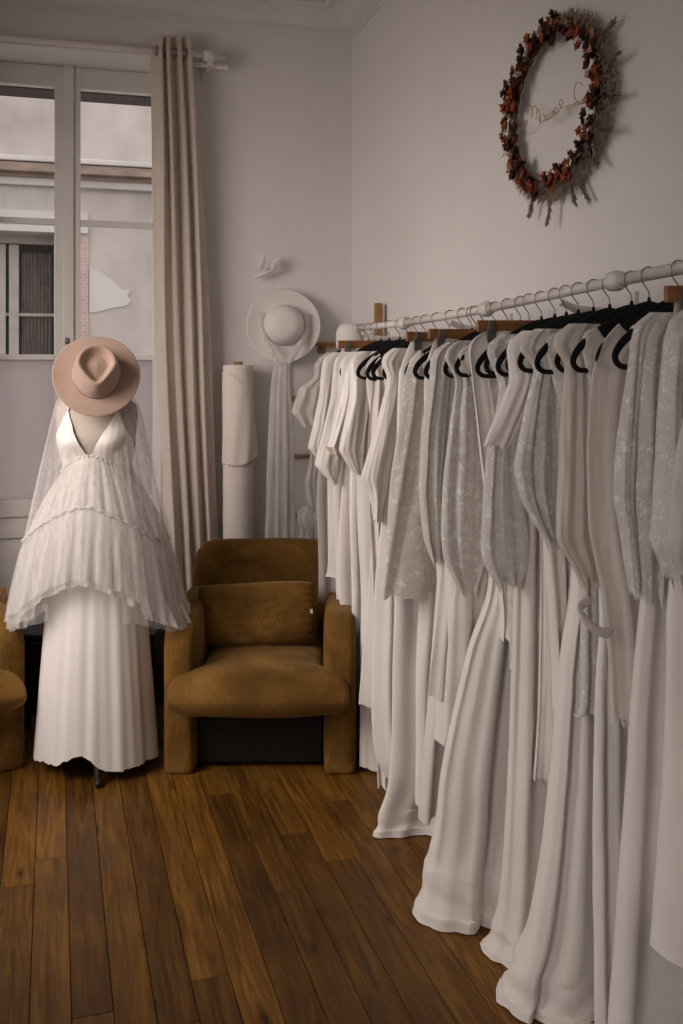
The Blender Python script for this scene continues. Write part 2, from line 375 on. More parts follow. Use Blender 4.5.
# ------------------------------------------------------------ window_1 (French window in its recess)
def wx(px): return at(px, 200, WINY).x
def wz(py, px=60): return at(px, py, WINY).z
wr = bpy.data.objects.new('window_1', None); C.objects.link(wr); wr['kind'] = 'structure'; wr.location = ((OX0 + OX1) / 2, WINY, 0); wr['_abs'] = list(wr.location)
Zt = wz(66, 60); zgt = wz(87.5, 60); zb1 = (wz(219), wz(225)); zb2 = (wz(354.5), wz(360)); zf = wz(498); 
bm = BM()
box(bm, (OX0, WINY, 0), (OX0 + .05, WINY + .1, OZ)); box(bm, (OX1 - .05, WINY, 0), (OX1, WINY + .1, OZ)); box(bm, (OX0 + .05, WINY, Zt), (OX1 - .05, WINY + .1, OZ)); box(bm, (OX0 + .05, WINY, 0), (OX1 - .05, WINY + .1, .04))
obj('outer_frame', bm, 'winpaint', wr, bev=.004)
def sash(x0, x1, gx0, gx1):
    s = bpy.data.objects.new('sash', None)
    bm = BM(); y0, y1 = WINY - .012, WINY + .045
    zt = Zt - .004
    box(bm, (x0, y0, .045), (gx0, y1, zt)); box(bm, (gx1, y0, .045), (x1, y1, zt))
    box(bm, (gx0, y0, zgt), (gx1, y1, zt)); 
    box(bm, (gx0, y0 + .006, zb1[0]), (gx1, y1 - .006, zb1[1])); box(bm, (gx0, y0 + .004, zb2[0]), (gx1, y1 - .006, zb2[1]))
    box(bm, (gx0, y0, wz(515)), (gx1, y1, zf)); box(bm, (gx0, y0 + .02, wz(520)), (gx1, y1, wz(515)))
    box(bm, (gx0, y0 + .003, wz(536)), (gx1, y1, wz(520))); box(bm, (gx0, y0 + .02, wz(541)), (gx1, y1, wz(536)))
    box(bm, (gx0, y0 + .012, .16), (gx1, y1, wz(541))); box(bm, (gx0, y0, .045), (gx1, y1, .16))
    f = obj('sash', bm, 'winpaint', wr, bev=.003)
    for a, b, mt in ((zb1[1], zgt, 'glass'), (zb2[1] * 0 + zb2[0], zb1[1], 'glass'), (zf, zb2[1], 'frost')):
        pass
    for lo, hi, mt, nm in ((zb1[0], zgt, 'glass', 'pane'), (zb2[0], zb1[1], 'glass', 'pane'), (zf, zb2[1], 'frost', 'frosted_pane')):
        g = BM(); box(g, (gx0 - .004, WINY + .014, lo), (gx1 + .004, WINY + .018, hi)); p = obj(nm, g, mt, wr)
    return f
sash(wx(67), wx(161), wx(80.5), wx(152.5))
sash(OX0 + .052, wx(66.7), OX0 + .115, wx(54.5))
bm = BM(); box(bm, (wx(63.5), WINY - .03, .05), (wx(73.5), WINY - .0125, Zt + .0)); obj('astragal', bm, 'winpaint', wr, bev=.003)
bm = BM(); p = at(67, 344, WINY - .03); lathe(bm, [(.006, 0), (.011, .004), (.011, .03), (.006, .034)], (p.x, WINY - .036, p.z), 12); obj('latch', bm, 'clip', wr, smooth=True)
bm = BM(); box(bm, (OX0 - .1, WINY + .14, at(80, 92.5, WINY + .14).z), (OX1 + .1, WINY + .33, OZ + .1)); obj('shutter_box', bm, 'slate', wr)

# ------------------------------------------------------------ windows in the left wall (out of frame; daylight enters by the far one, the near one is added for fill)
for i, (a0, a1, z0, z1) in enumerate(LW):
    bm = BM(); X0, X1 = WL - .2, WL - .13
    box(bm, (X0, a0, z0), (X1, a0 + .05, z1)); box(bm, (X0, a1 - .05, z0), (X1, a1, z1)); box(bm, (X0, a0, z0), (X1, a1, z0 + .05)); box(bm, (X0, a0, z1 - .05), (X1, a1, z1))
    m_ = (a0 + a1) / 2; box(bm, (X0, m_ - .03, z0), (X1, m_ + .03, z1)); box(bm, (X0, a0, 2.2), (X1, a1, 2.24))
    w = struct('window_%d' % (i + 2), bm, 'winpaint')
    bm = BM(); box(bm, (WL - .17, a0 + .04, z0 + .04), (WL - .166, a1 - .04, z1 - .04)); obj('pane', bm, 'glass', w)

# ------------------------------------------------------------ building across the street
FY = 10.0
def fp(x, y): return at(x, y, FY)
fb = thing('building', 'weathered plaster building across the street seen through the window', 'building', (0, FY, -4))
bm = BM()
wxl, wxr, wzt, wzb = fp(-60, 200).x, fp(54, 200).x, fp(30, 232).z, fp(30, 400).z - .5
box(bm, (-9, FY, -4), (wxl, FY + .5, 9)); box(bm, (wxr, FY, -4), (9, FY + .5, 9)); box(bm, (wxl, FY, wzt), (wxr, FY + .5, 9)); box(bm, (wxl, FY, -4), (wxr, FY + .5, wzb))
obj('wall', bm, 'facade', fb)
z1 = fp(80, 166).z; 
bm = BM(); box(bm, (-9, FY - .22, z1 - .02), (9, FY, z1 + .03)); obj('ledge', bm, 'stone', fb, bev=.01)
bm = BM(); box(bm, (-9, FY - .20, z1 - .11), (9, FY, z1 - .031)); box(bm, (-9, FY - .12, z1 - .15), (9, FY, z1 - .11)); obj('cornice', bm, 'stone_shade', fb)  # band under the ledge, its shadow carried by the brown material
bm = BM(); box(bm, (-9, FY - .08, z1 - .22), (9, FY, z1 - .151)); obj('cornice_lower_band', bm, 'stone', fb)
bm = BM(); box(bm, (-9, FY - .02, fp(30, 212).z), (fp(54, 0).x, FY - .001, z1 - .221)); obj('wall_panel', bm, 'facade_low', fb)
bm = BM(); box(bm, (wxl - .1, FY - .05, wzt), (fp(88, 0).x, FY - .001, fp(30, 211).z)); obj('lintel', bm, 'stone', fb)
bm = BM(); box(bm, (fp(79, 0).x, FY - .03, -4), (fp(88, 0).x, FY - .001, fp(80, 222).z)); obj('brick_quoin', bm, 'brick', fb)
bm = BM()
pts = [(89, 268), (100, 272), (112, 280), (122, 290), (131, 290), (127, 296), (131, 301), (126, 306), (112, 308), (102, 311), (89, 313)]
v = [bm.verts.new(Vector((fp(*p).x, FY - .012, fp(*p).z))) for p in pts]; f = bm.faces.new(v)
e = bmesh.ops.extrude_face_region(bm, geom=[f]); bmesh.ops.translate(bm, vec=(0, .011, 0), verts=[q for q in e['geom'] if isinstance(q, bmesh.types.BMVert)])
obj('plaster_patch', bm, 'patch', fb)
bm = BM()
for a, b in ((-3, 4.5), (8, 18), (-60, -52)): box(bm, (fp(a, 0).x, FY + .22, wzb), (fp(b, 0).x, FY + .29, wzt - .1))
box(bm, (wxl, FY + .2, wzt - .09), (wxr, FY + .29, wzt)); box(bm, (wxl, FY + .24, fp(0, 313).z - .015), (wxr, FY + .29, fp(0, 313).z + .015))
wfr = obj('window_frame', bm, 'old_frame', fb)
bm = BM(); box(bm, (wxl, FY + .30, wzb), (wxr, FY + .31, wzt)); obj('glass', bm, 'dark_glass', wfr)
bm = BM(); x0, x1 = fp(21, 0).x, fp(52, 0).x
ring_loft(bm, [[(x0 + (x1 - x0) * i / 40, FY + .27 + .012 * math.sin(i * 1.3), z) for i in range(41)] for z in (fp(30, 250).z, wzb)], close=False); obj('net_curtain', bm, 'netting', wfr, smooth=True)
bm = BM(); box(bm, (-9, 5.7, -4.1), (9, FY + .5, -4)); tag(obj('street_ground', bm, 'stone'), '', ''); s_ = bpy.data.objects['street_ground']; del s_['label']; del s_['category']; s_['kind'] = 'structure'

# ------------------------------------------------------------ curtain rod and curtain
RY = 5.03
ra, rb = at(-40, 37, RY), at(226, 54, RY); rz = at(100, 46, RY).z
cr_ = thing('curtain_rod', 'white curtain rod with end bracket above the tall window', 'curtain rod', (OX0, RY, rz))
bm = BM(); wire(bm, [(OX0 - .3, RY, rz), (rb.x, RY, rz)], .016, 14); obj('rod', bm, 'railwhite', cr_, smooth=True)
bm = BM(); lathe(bm, [(.018, -.03), (.028, -.028), (.028, .028), (.018, .03)], (0, 0, 0), 16)
bmesh.ops.transform(bm, matrix=Matrix.Translation((rb.x - .085, RY, rz)) @ Matrix.Rotation(PI / 2, 4, 'Y'), verts=bm.verts); obj('collar', bm, 'railwhite', cr_, smooth=True)
bm = BM(); box(bm, (rb.x - .095, RY - .01, rz - .055), (rb.x - .07, WY, rz - .03)); box(bm, (rb.x - .11, WY - .012, rz - .09), (rb.x - .055, WY - .001, rz + .03)); wire(bm, [(rb.x - .2, RY + .03, rz - .042), (rb.x + .015, RY + .03, rz - .042)], .014, 12); obj('bracket', bm, 'railwhite', cr_)

ct = thing('curtain', 'beige linen curtain gathered at the right side of the window', 'curtain', (at(180, 500, RY).x, RY, .02))
bm = BM(); rows = cr([(37, 154, 191), (60, 153, 193), (150, 155, 199), (300, 158, 207), (420, 163, 211), (540, 169, 216)], 60)
zb = .02; rings = []
zend = at(190, 540, RY).z
lst = rows + [(None, 172, 219), (None, 173, 221)]
for i, (y, xl, xr) in enumerate(lst):
    if y is None: z = zend * (1 - (i - 59) / 2) + zb
    else: z = at((xl + xr) / 2, y, RY).z
    X0, X1 = at(xl, 200, RY).x, at(xr, 200, RY).x
    ring = []
    for j in range(161):
        s = j / 160; amp = .034 + .006 * math.sin(3 * z)
        ph = 4.0 * 2 * PI * (s + .035 * math.sin(5.2 * s * PI + .4 * z) + .02 * math.sin(1.3 * z)) + 1.2
        q = math.sin(ph) + .18 * math.sin(2.3 * ph + z) * min(1, (3.3 - z) / 2)
        ring.append((X0 + (X1 - X0) * s + .016 * math.sin(2 * ph), RY + amp * q * (1 + .2 * math.sin(9 * s)), z))
    rings.append(ring)
ring_loft(bm, rings, close=False); c_ = obj('curtain_cloth', bm, 'curtain', ct, smooth=True)
bm = BM()
for i in range(9):
    s = (i + .5) / 10; X = at(154, 45, RY).x + (at(191, 45, RY).x - at(154, 45, RY).x) * s
    wire(bm, [(X, RY + .026 * math.cos(a * PI / 8), rz + .026 * math.sin(a * PI / 8)) for a in range(17)], .003, 6)
obj('eyelets', bm, 'clip', ct, smooth=True)

# ------------------------------------------------------------ armchairs
def armchair(label, dcen, px, turn=0, corner=None):
    """front faces the camera plane; built locally: x right, y back, origin on the floor under the front centre"""
    u = (px - 341.5) / F
    loc = Vector((dcen * (sa + ca * u), dcen * (ca - sa * u), 0))
    if corner:
        q = atd(corner, 500, dcen); loc = Vector((q.x, q.y, 0)) - Matrix.Rotation(-A + turn, 3, 'Z') @ Vector((.3875, 0, 0))
    t = thing('armchair', label, 'armchair', loc, 'matching brown velvet armchairs', world=False)
    t.rotation_euler = (0, 0, -A + turn)
    W = .775
    def arm(s):
        bm = BM()
        # side outline of the arm (y, z), rounded front top, lofted across the width with rounded edges
        out = []
        R = .15
        out += [(.03, .0), (.0, .0), (.0, .02), (.0, .25), (-.005, .38)]
        for i in range(7):
            a = PI - i / 6 * PI / 2; out.append((.125 + .13 * math.cos(a), .48 + .135 * math.sin(a)))
        out += [(.40, .61), (.64, .60)]
        for i in range(5):
            a = PI / 2 - i / 4 * PI / 2; out.append((.68 + .08 * math.cos(a), .52 + .08 * math.sin(a)))
        out += [(.76, .25), (.76, .02), (.76, 0), (.73, 0)]
        cy, cz = .38, .30
        hw = .070; n = 9; rings = []
        for i in range(n + 1):
            w = -1 + 2 * i / n
            k = (1 - abs(w) ** 4.5) ** (1 / 2.2) if abs(w) < 1 else 0
            ins = .055 * (1 - k)
            ring = []
            for (y, z) in out:
                dx, dz = y - cy, z - cz; L = math.hypot(dx, dz)
                f = 1 - ins / L
                lean = -.012 * (z / .6)
                ring.append((s * (W / 2 - hw) + w * hw * 1.0 + s * lean * 0, cy + dx * f, max(0, cz + dz * f) if z > 0 else 0))
            rings.append(ring)
        for q in (0, n): rings[q] = rings[q]
        ring_loft(bm, rings, close=True, cap0=True, cap1=True)
        o = obj('arm', bm, 'cord', t, smooth=True)
        sb = o.modifiers.new('sub', 'SUBSURF'); sb.levels = 2; sb.render_levels = 2
        return o
    arm(-1); arm(1)
    # seat cushion: one pad running back between the arms, its front lip spreading over them
    bm = BM(); rbox(bm, (0, .42, .27), (W - .29, .60, .10), .04); obj('seat_deck', bm, 'cord', t, smooth=True)
    bm = BM(); rings = []; ny, nr = 40, 56
    for i in range(ny + 1):
        v = i / ny; y = -.115 + .74 * v
        hw_ = .252 + .105 * (1 / (1 + math.exp((y - .06) / .028)))
        e = min(1, (1 - (1 - min(1, v / .16)) ** 2.6) ** (1 / 2.2) if v < .16 else 1) * (1 if v < .93 else max(.15, math.sqrt(max(0, 1 - ((v - .93) / .08) ** 2))))
        e = max(e, .05); zc = .335 - .012 * math.exp(-((y + .1) / .07) ** 2); th = .083; ring = []
        for k in range(nr):
            a = 2 * PI * k / nr; cx, sx = math.cos(a), math.sin(a)
            X = math.copysign(abs(cx) ** .5, cx) * hw_ * (.93 + .07 * e); Zs = math.copysign(abs(sx) ** .62, sx)
            z = zc + th * e * Zs * (1 + (.12 * (1 - (X / hw_) ** 2) if sx > 0 else 0))
            if y < .04 and sx < 0: z -= .004
            z += .009 * noise.noise(Vector((X * 6, y * 6, 4))) + .004 * noise.noise(Vector((X * 16, y * 16, 7)))
            ring.append((X, y, z))
        rings.append(ring)
    ring_loft(bm, rings, cap0=True, cap1=True)
    obj('seat_cushion', bm, 'cord', t, smooth=True)
    # backrest
    bm = BM(); mt = Matrix.Rotation(-.10, 4, 'X')
    rbox(bm, (-.02, .70, .515), (.66, .17, .55), .075, puff=.02, nz=.005, seed=5, mat=mt)
    obj('backrest', bm, 'cord', t, smooth=True)
    bm = BM(); box(bm, (-W / 2 + .145, .07, .025), (W / 2 - .145, .70, .235)); obj('seat_frame', bm, 'black', t)
    return t
ch1 = armchair('brown velvet armchair with a loose cushion, right of the dressed mannequin', 3.87, 259)
ch2 = armchair('brown velvet armchair cut off by the left edge of the photo', 3.95, -72, turn=.62, corner=29)
# loose cushion
bm = BM()
def pillow(w, h, th, seed):
    n = 34; rings_f = []
    def pt(i, j, s):
        a, b = -1 + 2 * i / n, -1 + 2 * j / n
        e = max(0, (1 - abs(a) ** 3.2)) * max(0, (1 - abs(b) ** 3.2))
        wob = .007 * noise.noise(Vector((a * 5, b * 5, seed))) * e ** .3
        x = a * w / 2 * (1 - .035 * (1 - abs(b) ** 2) * 0 - .05 * abs(b) ** 4); z = b * h / 2 * (1 - .06 * abs(a) ** 4 + .02 * math.sin(3 * a))
        pk = .006 * math.sin(b * 26) * max(0, abs(a) - .8) * 5
        return Vector((x, s * (th / 2 * e ** .42 + wob) + pk, z))
    for s in (-1, 1):
        g = [[bm.verts.new(pt(i, j, s)) for j in range(n + 1)] for i in range(n + 1)]
        for i in range(n):
            for j in range(n): bm.faces.new([g[i][j], g[i + 1][j], g[i + 1][j + 1], g[i][j + 1]])
    bmesh.ops.remove_doubles(bm, verts=bm.verts, dist=.0008)
pillow(.515, .265, .16, 3)
pc = atd(256.5, 614, 4.22)
bmesh.ops.transform(bm, matrix=Matrix.Rotation(-A, 4, 'Z') @ Matrix.Rotation(-.22, 4, 'X') @ Matrix.Rotation(-.03, 4, 'Y'), verts=bm.verts)
pl = obj('cushion', bm, 'cord', smooth=True); pl.location = pc; tag(pl, 'rectangular brown velvet cushion resting on the armchair seat', 'cushion')
bm = BM(); rbox(bm, (0, 0, 0), (.012, .004, .022), .001); o = obj('care_label', bm, 'label_white', pl, label='white fabric care label'); o.location = Vector((.225 * ca, -.225 * sa - .04, .02))

# dark cabinet behind mannequin
cbc = atd(96, 640, 4.55)
cb = thing('low_cabinet', 'black low cabinet behind the mannequin between the armchairs', 'cabinet', (cbc.x, cbc.y, 0), world=False); cb.rotation_euler = (0, 0, -A)
bm = BM(); box(bm, (-.30, -.2, .06), (.30, .2, .40)); obj('body', bm, 'black', cb, bev=.006)
bm = BM(); box(bm, (-.31, -.21, .40), (.31, .21, .425)); obj('top', bm, 'black', cb, bev=.005)
for s in (-1, 1):
    bm = BM(); box(bm, (-.295 if s < 0 else .003, -.215, .08), (-.003 if s < 0 else .295, -.2005, .39)); d_ = obj('door', bm, 'black', cb, bev=.003)
    for q in (-1, 1):
        bm = BM(); box(bm, (s * .27 - .02, q * .17 - .02, 0), (s * .27 + .02, q * .17 + .02, .0595)); obj('leg', bm, 'black', cb)
# wooden item at left edge: chair-like finial
wp = atd(3, 600, 4.62)
wi = thing('wooden_chair', 'sliver of a brown wooden chair back behind the left armchair', 'chair', (wp.x, wp.y + .1, 0))
zt_ = at(2, 588, wp.y).z
for dx in (0, -.40):
    bm = BM(); box(bm, (wp.x - .02 + dx, wp.y, 0), (wp.x + .012 + dx, wp.y + .03, zt_)); obj('back_post', bm, 'ladder', wi, bev=.004)
    bm = BM(); box(bm, (wp.x - .02 + dx, wp.y + .30, 0), (wp.x + .012 + dx, wp.y + .33, .43)); obj('leg', bm, 'ladder', wi, bev=.004)
bm = BM(); box(bm, (wp.x - .387, wp.y + .008, .56), (wp.x - .021, wp.y + .022, .63)); obj('back_slat', bm, 'ladder', wi, bev=.004)
bm = BM(); box(bm, (wp.x - .42, wp.y + .031, .43), (wp.x + .012, wp.y + .34, .455)); obj('seat', bm, 'ladder', wi, bev=.004)

# ------------------------------------------------------------ dress form with tulle dress and hat
MD = 3.98
mc = atd(97, 600, MD); MX, MYc = mc.x, mc.y
def fz(y, d=MD): return H + (HZ - y) / F * d
px2m = MD / F
fm = thing('dress_form', 'linen dress form on a dark wooden stand, wearing the tulle dress', 'mannequin', (MX, MYc, 0))
rt = Matrix.Translation((MX, MYc, 0)) @ Matrix.Rotation(-A, 4, 'Z')
def place(bm): bmesh.ops.transform(bm, matrix=rt, verts=bm.verts); return bm
tor = [(.80, .15, .11), (.92, .165, .12), (1.02, .155, .11), (1.10, .125, .095), (1.16, .120, .09), (1.24, .138, .105), (1.32, .155, .115), (1.38, .162, .10), (1.42, .165, .085), (1.455, .155, .07), (1.475, .125, .06), (1.487, .075, .052), (1.50, .052, .05), (1.54, .048, .048), (1.555, .046, .046)]
tt = cr(tor, 60)
def torso_r(z):
    for a, b in zip(tt, tt[1:]):
        if a[0] <= z <= b[0]:
            k = (z - a[0]) / (b[0] - a[0] + 1e-9); return a[1] + (b[1] - a[1]) * k, a[2] + (b[2] - a[2]) * k
    return (tt[0][1:] if z < tt[0][0] else tt[-1][1:])
bm = BM()
ring_loft(bm, [[(rx * math.cos(2 * PI * k / 48), ry * math.sin(2 * PI * k / 48) - (.02 * math.exp(-((z - 1.31) / .06) ** 2) * max(0, -math.sin(2 * PI * k / 48))), z) for k in range(48)] for z, rx, ry in tt], cap0=True, cap1=True)
obj('torso', place(bm), 'form', fm, smooth=True)
bm = BM(); lathe(bm, [(.022, .04), (.022, .20), (.03, .22), (.022, .24), (.018, .82)], n=20); obj('pole', place(bm), 'darkwood', fm, smooth=True)
for k in range(3):
    a = -PI / 2 + .26 + k * 2 * PI / 3
    bm = BM(); pts = cr([(.015 * math.cos(a), .015 * math.sin(a), .20), (.09 * math.cos(a), .09 * math.sin(a), .15), (.17 * math.cos(a), .17 * math.sin(a), .05), (.245 * math.cos(a), .245 * math.sin(a), .012)], 14)
    wire(bm, pts, [.020 - .0006 * i for i in range(14)], 10); obj('leg', place(bm), 'darkwood', fm, smooth=True)

dr = thing('tulle_wedding_dress', 'white wedding dress with V neck and tiered tulle cape on the dress form', 'dress', (MX, MYc, 0))
def frill(name, rows, mat, k, amp, seed, n=240, lo=0, hi=2 * PI, close=True, ztop=None, zbot=None, jag=0, m=30):
    """rows: (t, rx, ry) t 0..1 from top to bottom; ztop/zbot give the height of each edge per angle"""
    bm = BM(); R_ = random.Random(seed); rr = cr(rows, m); rings = []
    ph = [R_.uniform(0, 6.28) for _ in range(6)]
    for i, (t, rx, ry) in enumerate(rr):
        ring = []
        for j in range(n if close else n + 1):
            a = lo + (hi - lo) * j / n
            f = math.sin(k * a + ph[0] + 1.1 * math.sin(3 * a + ph[1])) + .55 * math.sin(2.27 * k * a + ph[2] + t * 1.5) + .3 * math.sin(4.1 * k * a + ph[3])
            am = amp * (.25 + .75 * min(1, t * 1.3))
            r = 1 + am * f
            z0 = ztop(a); z1 = zbot(a) + jag * (noise.noise(Vector((a * 9, seed, 1))) + .5 * noise.noise(Vector((a * 30, seed, 5))))
            ring.append((rx * r * math.cos(a), ry * r * math.sin(a), z0 + (z1 - z0) * t))
        rings.append(ring)
    ring_loft(bm, rings, close=close); return obj(name, place(bm), mat, dr, smooth=True)
# skirt
hemz = lambda a: fz(750) + .012 * math.sin(3 * a + 2) + .02 * max(0, math.cos(a)) * 0 - .03 * max(0, math.cos(a - .2)) ** 3 + .06 * math.exp(-((((a + PI / 2 + PI) % (2 * PI) - PI) + .05) / .28) ** 2)
frill('skirt', [(0, .13, .105), (.15, .165, .13), (.45, .20, .17), (.8, .232, .20), (1, .248, .215)], 'satin', 7, .022, 7, ztop=lambda a: 1.14, zbot=hemz, jag=.008, m=50)
# bodice cups
bm = BM(); n = 120
def btop(a):
    # angle measured from the front (-pi/2)
    d = ((a + PI / 2 + PI) % (2 * PI)) - PI; q = abs(d)
    if q > 1.75: return 1.30
    pk = .62
    base = 1.245 + (1.435 - 1.245) * max(0, min(1, (q - .03) / (pk - .03)))
    if q > pk: base = 1.435 - (q - pk) / (1.75 - pk) * .15 - .04 * min(1, (q - pk) * 4)
    return base
rings = []
for i in range(26):
    t = i / 25; ring = []
    for j in range(n):
        a = 2 * PI * j / n; z = 1.13 + (btop(a) - 1.13) * t; rx, ry = torso_r(z)
        d = ((a + PI / 2 + PI) % (2 * PI)) - PI
        cup = .030 * math.exp(-((abs(d) - .62) / .38) ** 2 - ((z - 1.31) / .055) ** 2)
        ring.append(((rx + .006 + cup * .5) * math.cos(a), (ry + .006 + cup) * math.sin(a) - .02 * math.exp(-((z - 1.31) / .06) ** 2) * max(0, -math.sin(a)), z + .002 * math.sin(40 * a)))
    rings.append(ring)
ring_loft(bm, rings); obj('bodice', place(bm), 'satin', dr, smooth=True)
for s in (-1, 1):
    bm = BM(); pts = []
    a = -PI / 2 + s * .62
    for z in (1.425, 1.445, 1.465, 1.480):
        rx, ry = torso_r(z); pts.append(((rx + .004) * math.cos(a), (ry + .006) * math.sin(a), z + .004))
    pts.append((pts[-1][0] * .92, 0, 1.487)); wire(bm, pts, .004, 8); obj('strap', place(bm), 'satin', dr, smooth=True)
# tulle tiers (front centre high, sides low)
def side(a): return 1 - abs(math.sin(a)) if math.sin(a) < 0 else .55
def arch(c, s): return lambda a: c + (s - c) * (abs(math.cos(a)) ** 1.6)
frill('tulle_tier', [(0, .137, .122), (.2, .175, .15), (.6, .235, .182), (1, .282, .205)], 'tulle', 23, .022, 11, ztop=arch(fz(453), fz(472)), zbot=arch(fz(500), fz(541)), jag=.004)
frill('tulle_tier', [(0, .135, .118), (.2, .165, .14), (.6, .222, .170), (1, .268, .190)], 'tulle', 17, .022, 15, ztop=arch(fz(454), fz(474)), zbot=arch(fz(503), fz(545)), jag=.004)
for q, (k_, sc1, e) in enumerate(((25, 1.0, 0), (21, .95, 6), (18, .90, -8))):
    frill('tulle_tier', [(0, .282 * sc1, .205 * sc1), (.12, .300 * sc1, .222 * sc1), (.5, .325 * sc1, .245 * sc1), (1, .352 * sc1, .265 * sc1)], 'tulle' if q else 'tulle_mid', k_, .030, 12 + q, ztop=arch(fz(500), fz(541)), zbot=arch(fz(566 + e), fz(620 + e)), jag=.010)
# outer sheer cape (each side)
for s in (-1, 1):
    a0 = 0 if s > 0 else PI
    frill('cape_side', [(0, .155, .06), (.06, .175, .08), (.3, .225, .15), (.6, .285, .20), (.85, .335, .24), (1, .36 if s > 0 else .335, .25)], 'tulle_thin', 15, .035, 20 + s, n=160, lo=a0 - 1.15, hi=a0 + 1.15, close=False, ztop=lambda a: fz(398), zbot=arch(fz(600), fz(628)), jag=.012, m=50)
    frill('cape_side', [(0, .28, .2), (.5, .335, .22), (1, .395 if s > 0 else .345, .24)], 'tulle_mid', 17, .04, 30 + s, n=160, lo=a0 - .95, hi=a0 + .95, close=False, ztop=lambda a: fz(560), zbot=arch(fz(590), fz(628)), jag=.012, m=20)
# gathered seams
for c, sd, rx, ry, nm in ((fz(453), fz(472), .139, .124, 1), (fz(500), fz(541), .287, .210, 2)):
    bm = BM(); z = arch(c, sd); pts = []
    for j in range(200):
        a = 2 * PI * j / 200; pts.append(((rx + .004 * math.sin(50 * a)) * math.cos(a), (ry + .004 * math.sin(50 * a)) * math.sin(a), z(a) + .004 * math.sin(37 * a)))
    ring_loft(bm, [[(p[0] * (1 + .03 * math.sin(q)), p[1] * (1 + .03 * math.sin(q)), p[2] + .007 * math.cos(q)) for q in [2 * PI * w / 6 for w in range(6)]] for p in pts + pts[:1]]); obj('gathered_seam', place(bm), 'tulle', dr, smooth=True)

# fedora
def hat_mesh(R, hgt, rb, rtp, dent, pinch, curl, oval=1.1, nb=64, dome=False):
    """crown on +z, front (pinched end) towards -y"""
    bm = BM(); rings = []
    prof = []
    nbm = 16
    for i in range(nbm + 1):
        t = i / nbm; prof.append(('b', R + (rb - R) * t, t))
    for i in range(1, 13):
        t = i / 12; prof.append(('s', rb + (rtp - rb) * t ** 1.3, t))
    for i in range(1, 15):
        t = i / 14; prof.append(('t', rtp * (1 - t) + .0005, t))
    for kind, r, t in prof:
        ring = []
        for k in range(nb):
            a = 2 * PI * k / nb; cx, sy = math.cos(a), math.sin(a)
            fr = max(0, -sy)
            if dome and kind != 'b':
                q = t * .5 if kind == 's' else .5 + t * .5; th = q * PI / 2
                rr_ = rb * max(.0005, math.cos(th)) ** .62; x, y = rr_ * cx, rr_ * sy; z = hgt * math.sin(th) ** .9
            elif kind == 'b':
                z = curl * (1 - t) ** 2 * (abs(cx) ** 2) - .012 * (1 - t) ** 2 * abs(sy); ov = 1 + (oval - 1) * t
                x, y = r * cx, r * sy * (1 + (ov - 1) * .5)
            elif kind == 's':
                z = hgt * (t ** .85); q = 1 - pinch * fr ** 1.5 * t * abs(cx) ** .5
                x, y = r * cx * (1 - pinch * t * fr), r * sy * oval
                z -= .018 * t * fr
                # soft shoulder
                if t > .85: x *= .985; y *= .985
            else:
                x, y = r * cx * (1 - pinch * fr), r * sy * oval
                tt_ = min(1, t / .45); z = hgt + .010 * math.sin(PI * min(1, t / .22)) - dent * (tt_ ** 2 * (3 - 2 * tt_)) - .018 * fr * (1 - t)
                z += .35 * dent * max(0, (t - .5)) * 2
            ring.append((x, y, z))
        rings.append(ring)
    ring_loft(bm, rings, cap1=True)
    return bm
def orient(axis, down):
    z = Vector(axis).normalized(); y = -(Vector(down) - z * Vector(down).dot(z)).normalized(); x = y.cross(z)
    return Matrix((x, y, z)).transposed().to_4x4()
fwd = Vector((sa, ca, 0))
hc = atd(96.5, 375, 3.86)
rayh = Vector((hc.x - .04, hc.y, 0)).normalized(); ax = (-rayh * math.cos(.38) + Vector((0, 0, 1)) * math.sin(.38))
hm = Matrix.Translation(hc) @ orient(ax, (0, 0, -1))
hat = thing('fedora_hat', 'blush pink wide brim felt hat perched on the dress form', 'hat', hc)
bm = hat_mesh(.168, .115, .090, .074, .026, .46, .010); bmesh.ops.transform(bm, matrix=hm, verts=bm.verts)
o = obj('felt_body', bm, 'felt', hat, smooth=True); s_ = o.modifiers.new('thick', 'SOLIDIFY'); s_.thickness = .003
bm = BM(); ring_loft(bm, [[((.0925 - .001 * i) * math.cos(2 * PI * k / 48), (.0925 - .001 * i) * 1.1 * math.sin(2 * PI * k / 48), .004 + .016 * i / 2) for k in range(48)] for i in range(3)])
bmesh.ops.transform(bm, matrix=hm, verts=bm.verts); obj('hat_band', bm, 'felt_band', hat, smooth=True)

# ------------------------------------------------------------ fabric roll
rc = at(238, 500, 5.02); fr_ = thing('fabric_roll', 'tall upright roll of cream linen leaning by the curtain', 'fabric roll', (rc.x, rc.y, 0))
zt = at(235, 365, 5.02).z
bm = BM(); pr = [(.0775, 0)]
for i in range(1, 120): pr.append((.0775 + .0009 * math.sin(i * 1.7) + .001 * math.sin(i * .53), zt * i / 120))
pr += [(.0775, zt - .003), (.07, zt), (.022, zt - .002)]
lathe(bm, pr, (rc.x, rc.y, 0), 40, cap1=False); obj('wound_cloth', bm, 'linen', fr_, smooth=True)
bm = BM(); lathe(bm, [(.019, zt - .05), (.019, zt + .018), (.025, zt + .018), (.025, zt - .06)], (rc.x, rc.y, 0), 24, cap0=False, cap1=False); obj('cardboard_core', bm, 'card', fr_, smooth=True)
bm = BM(); rings = []
cz = lambda y: at(238, y, 5.02).z
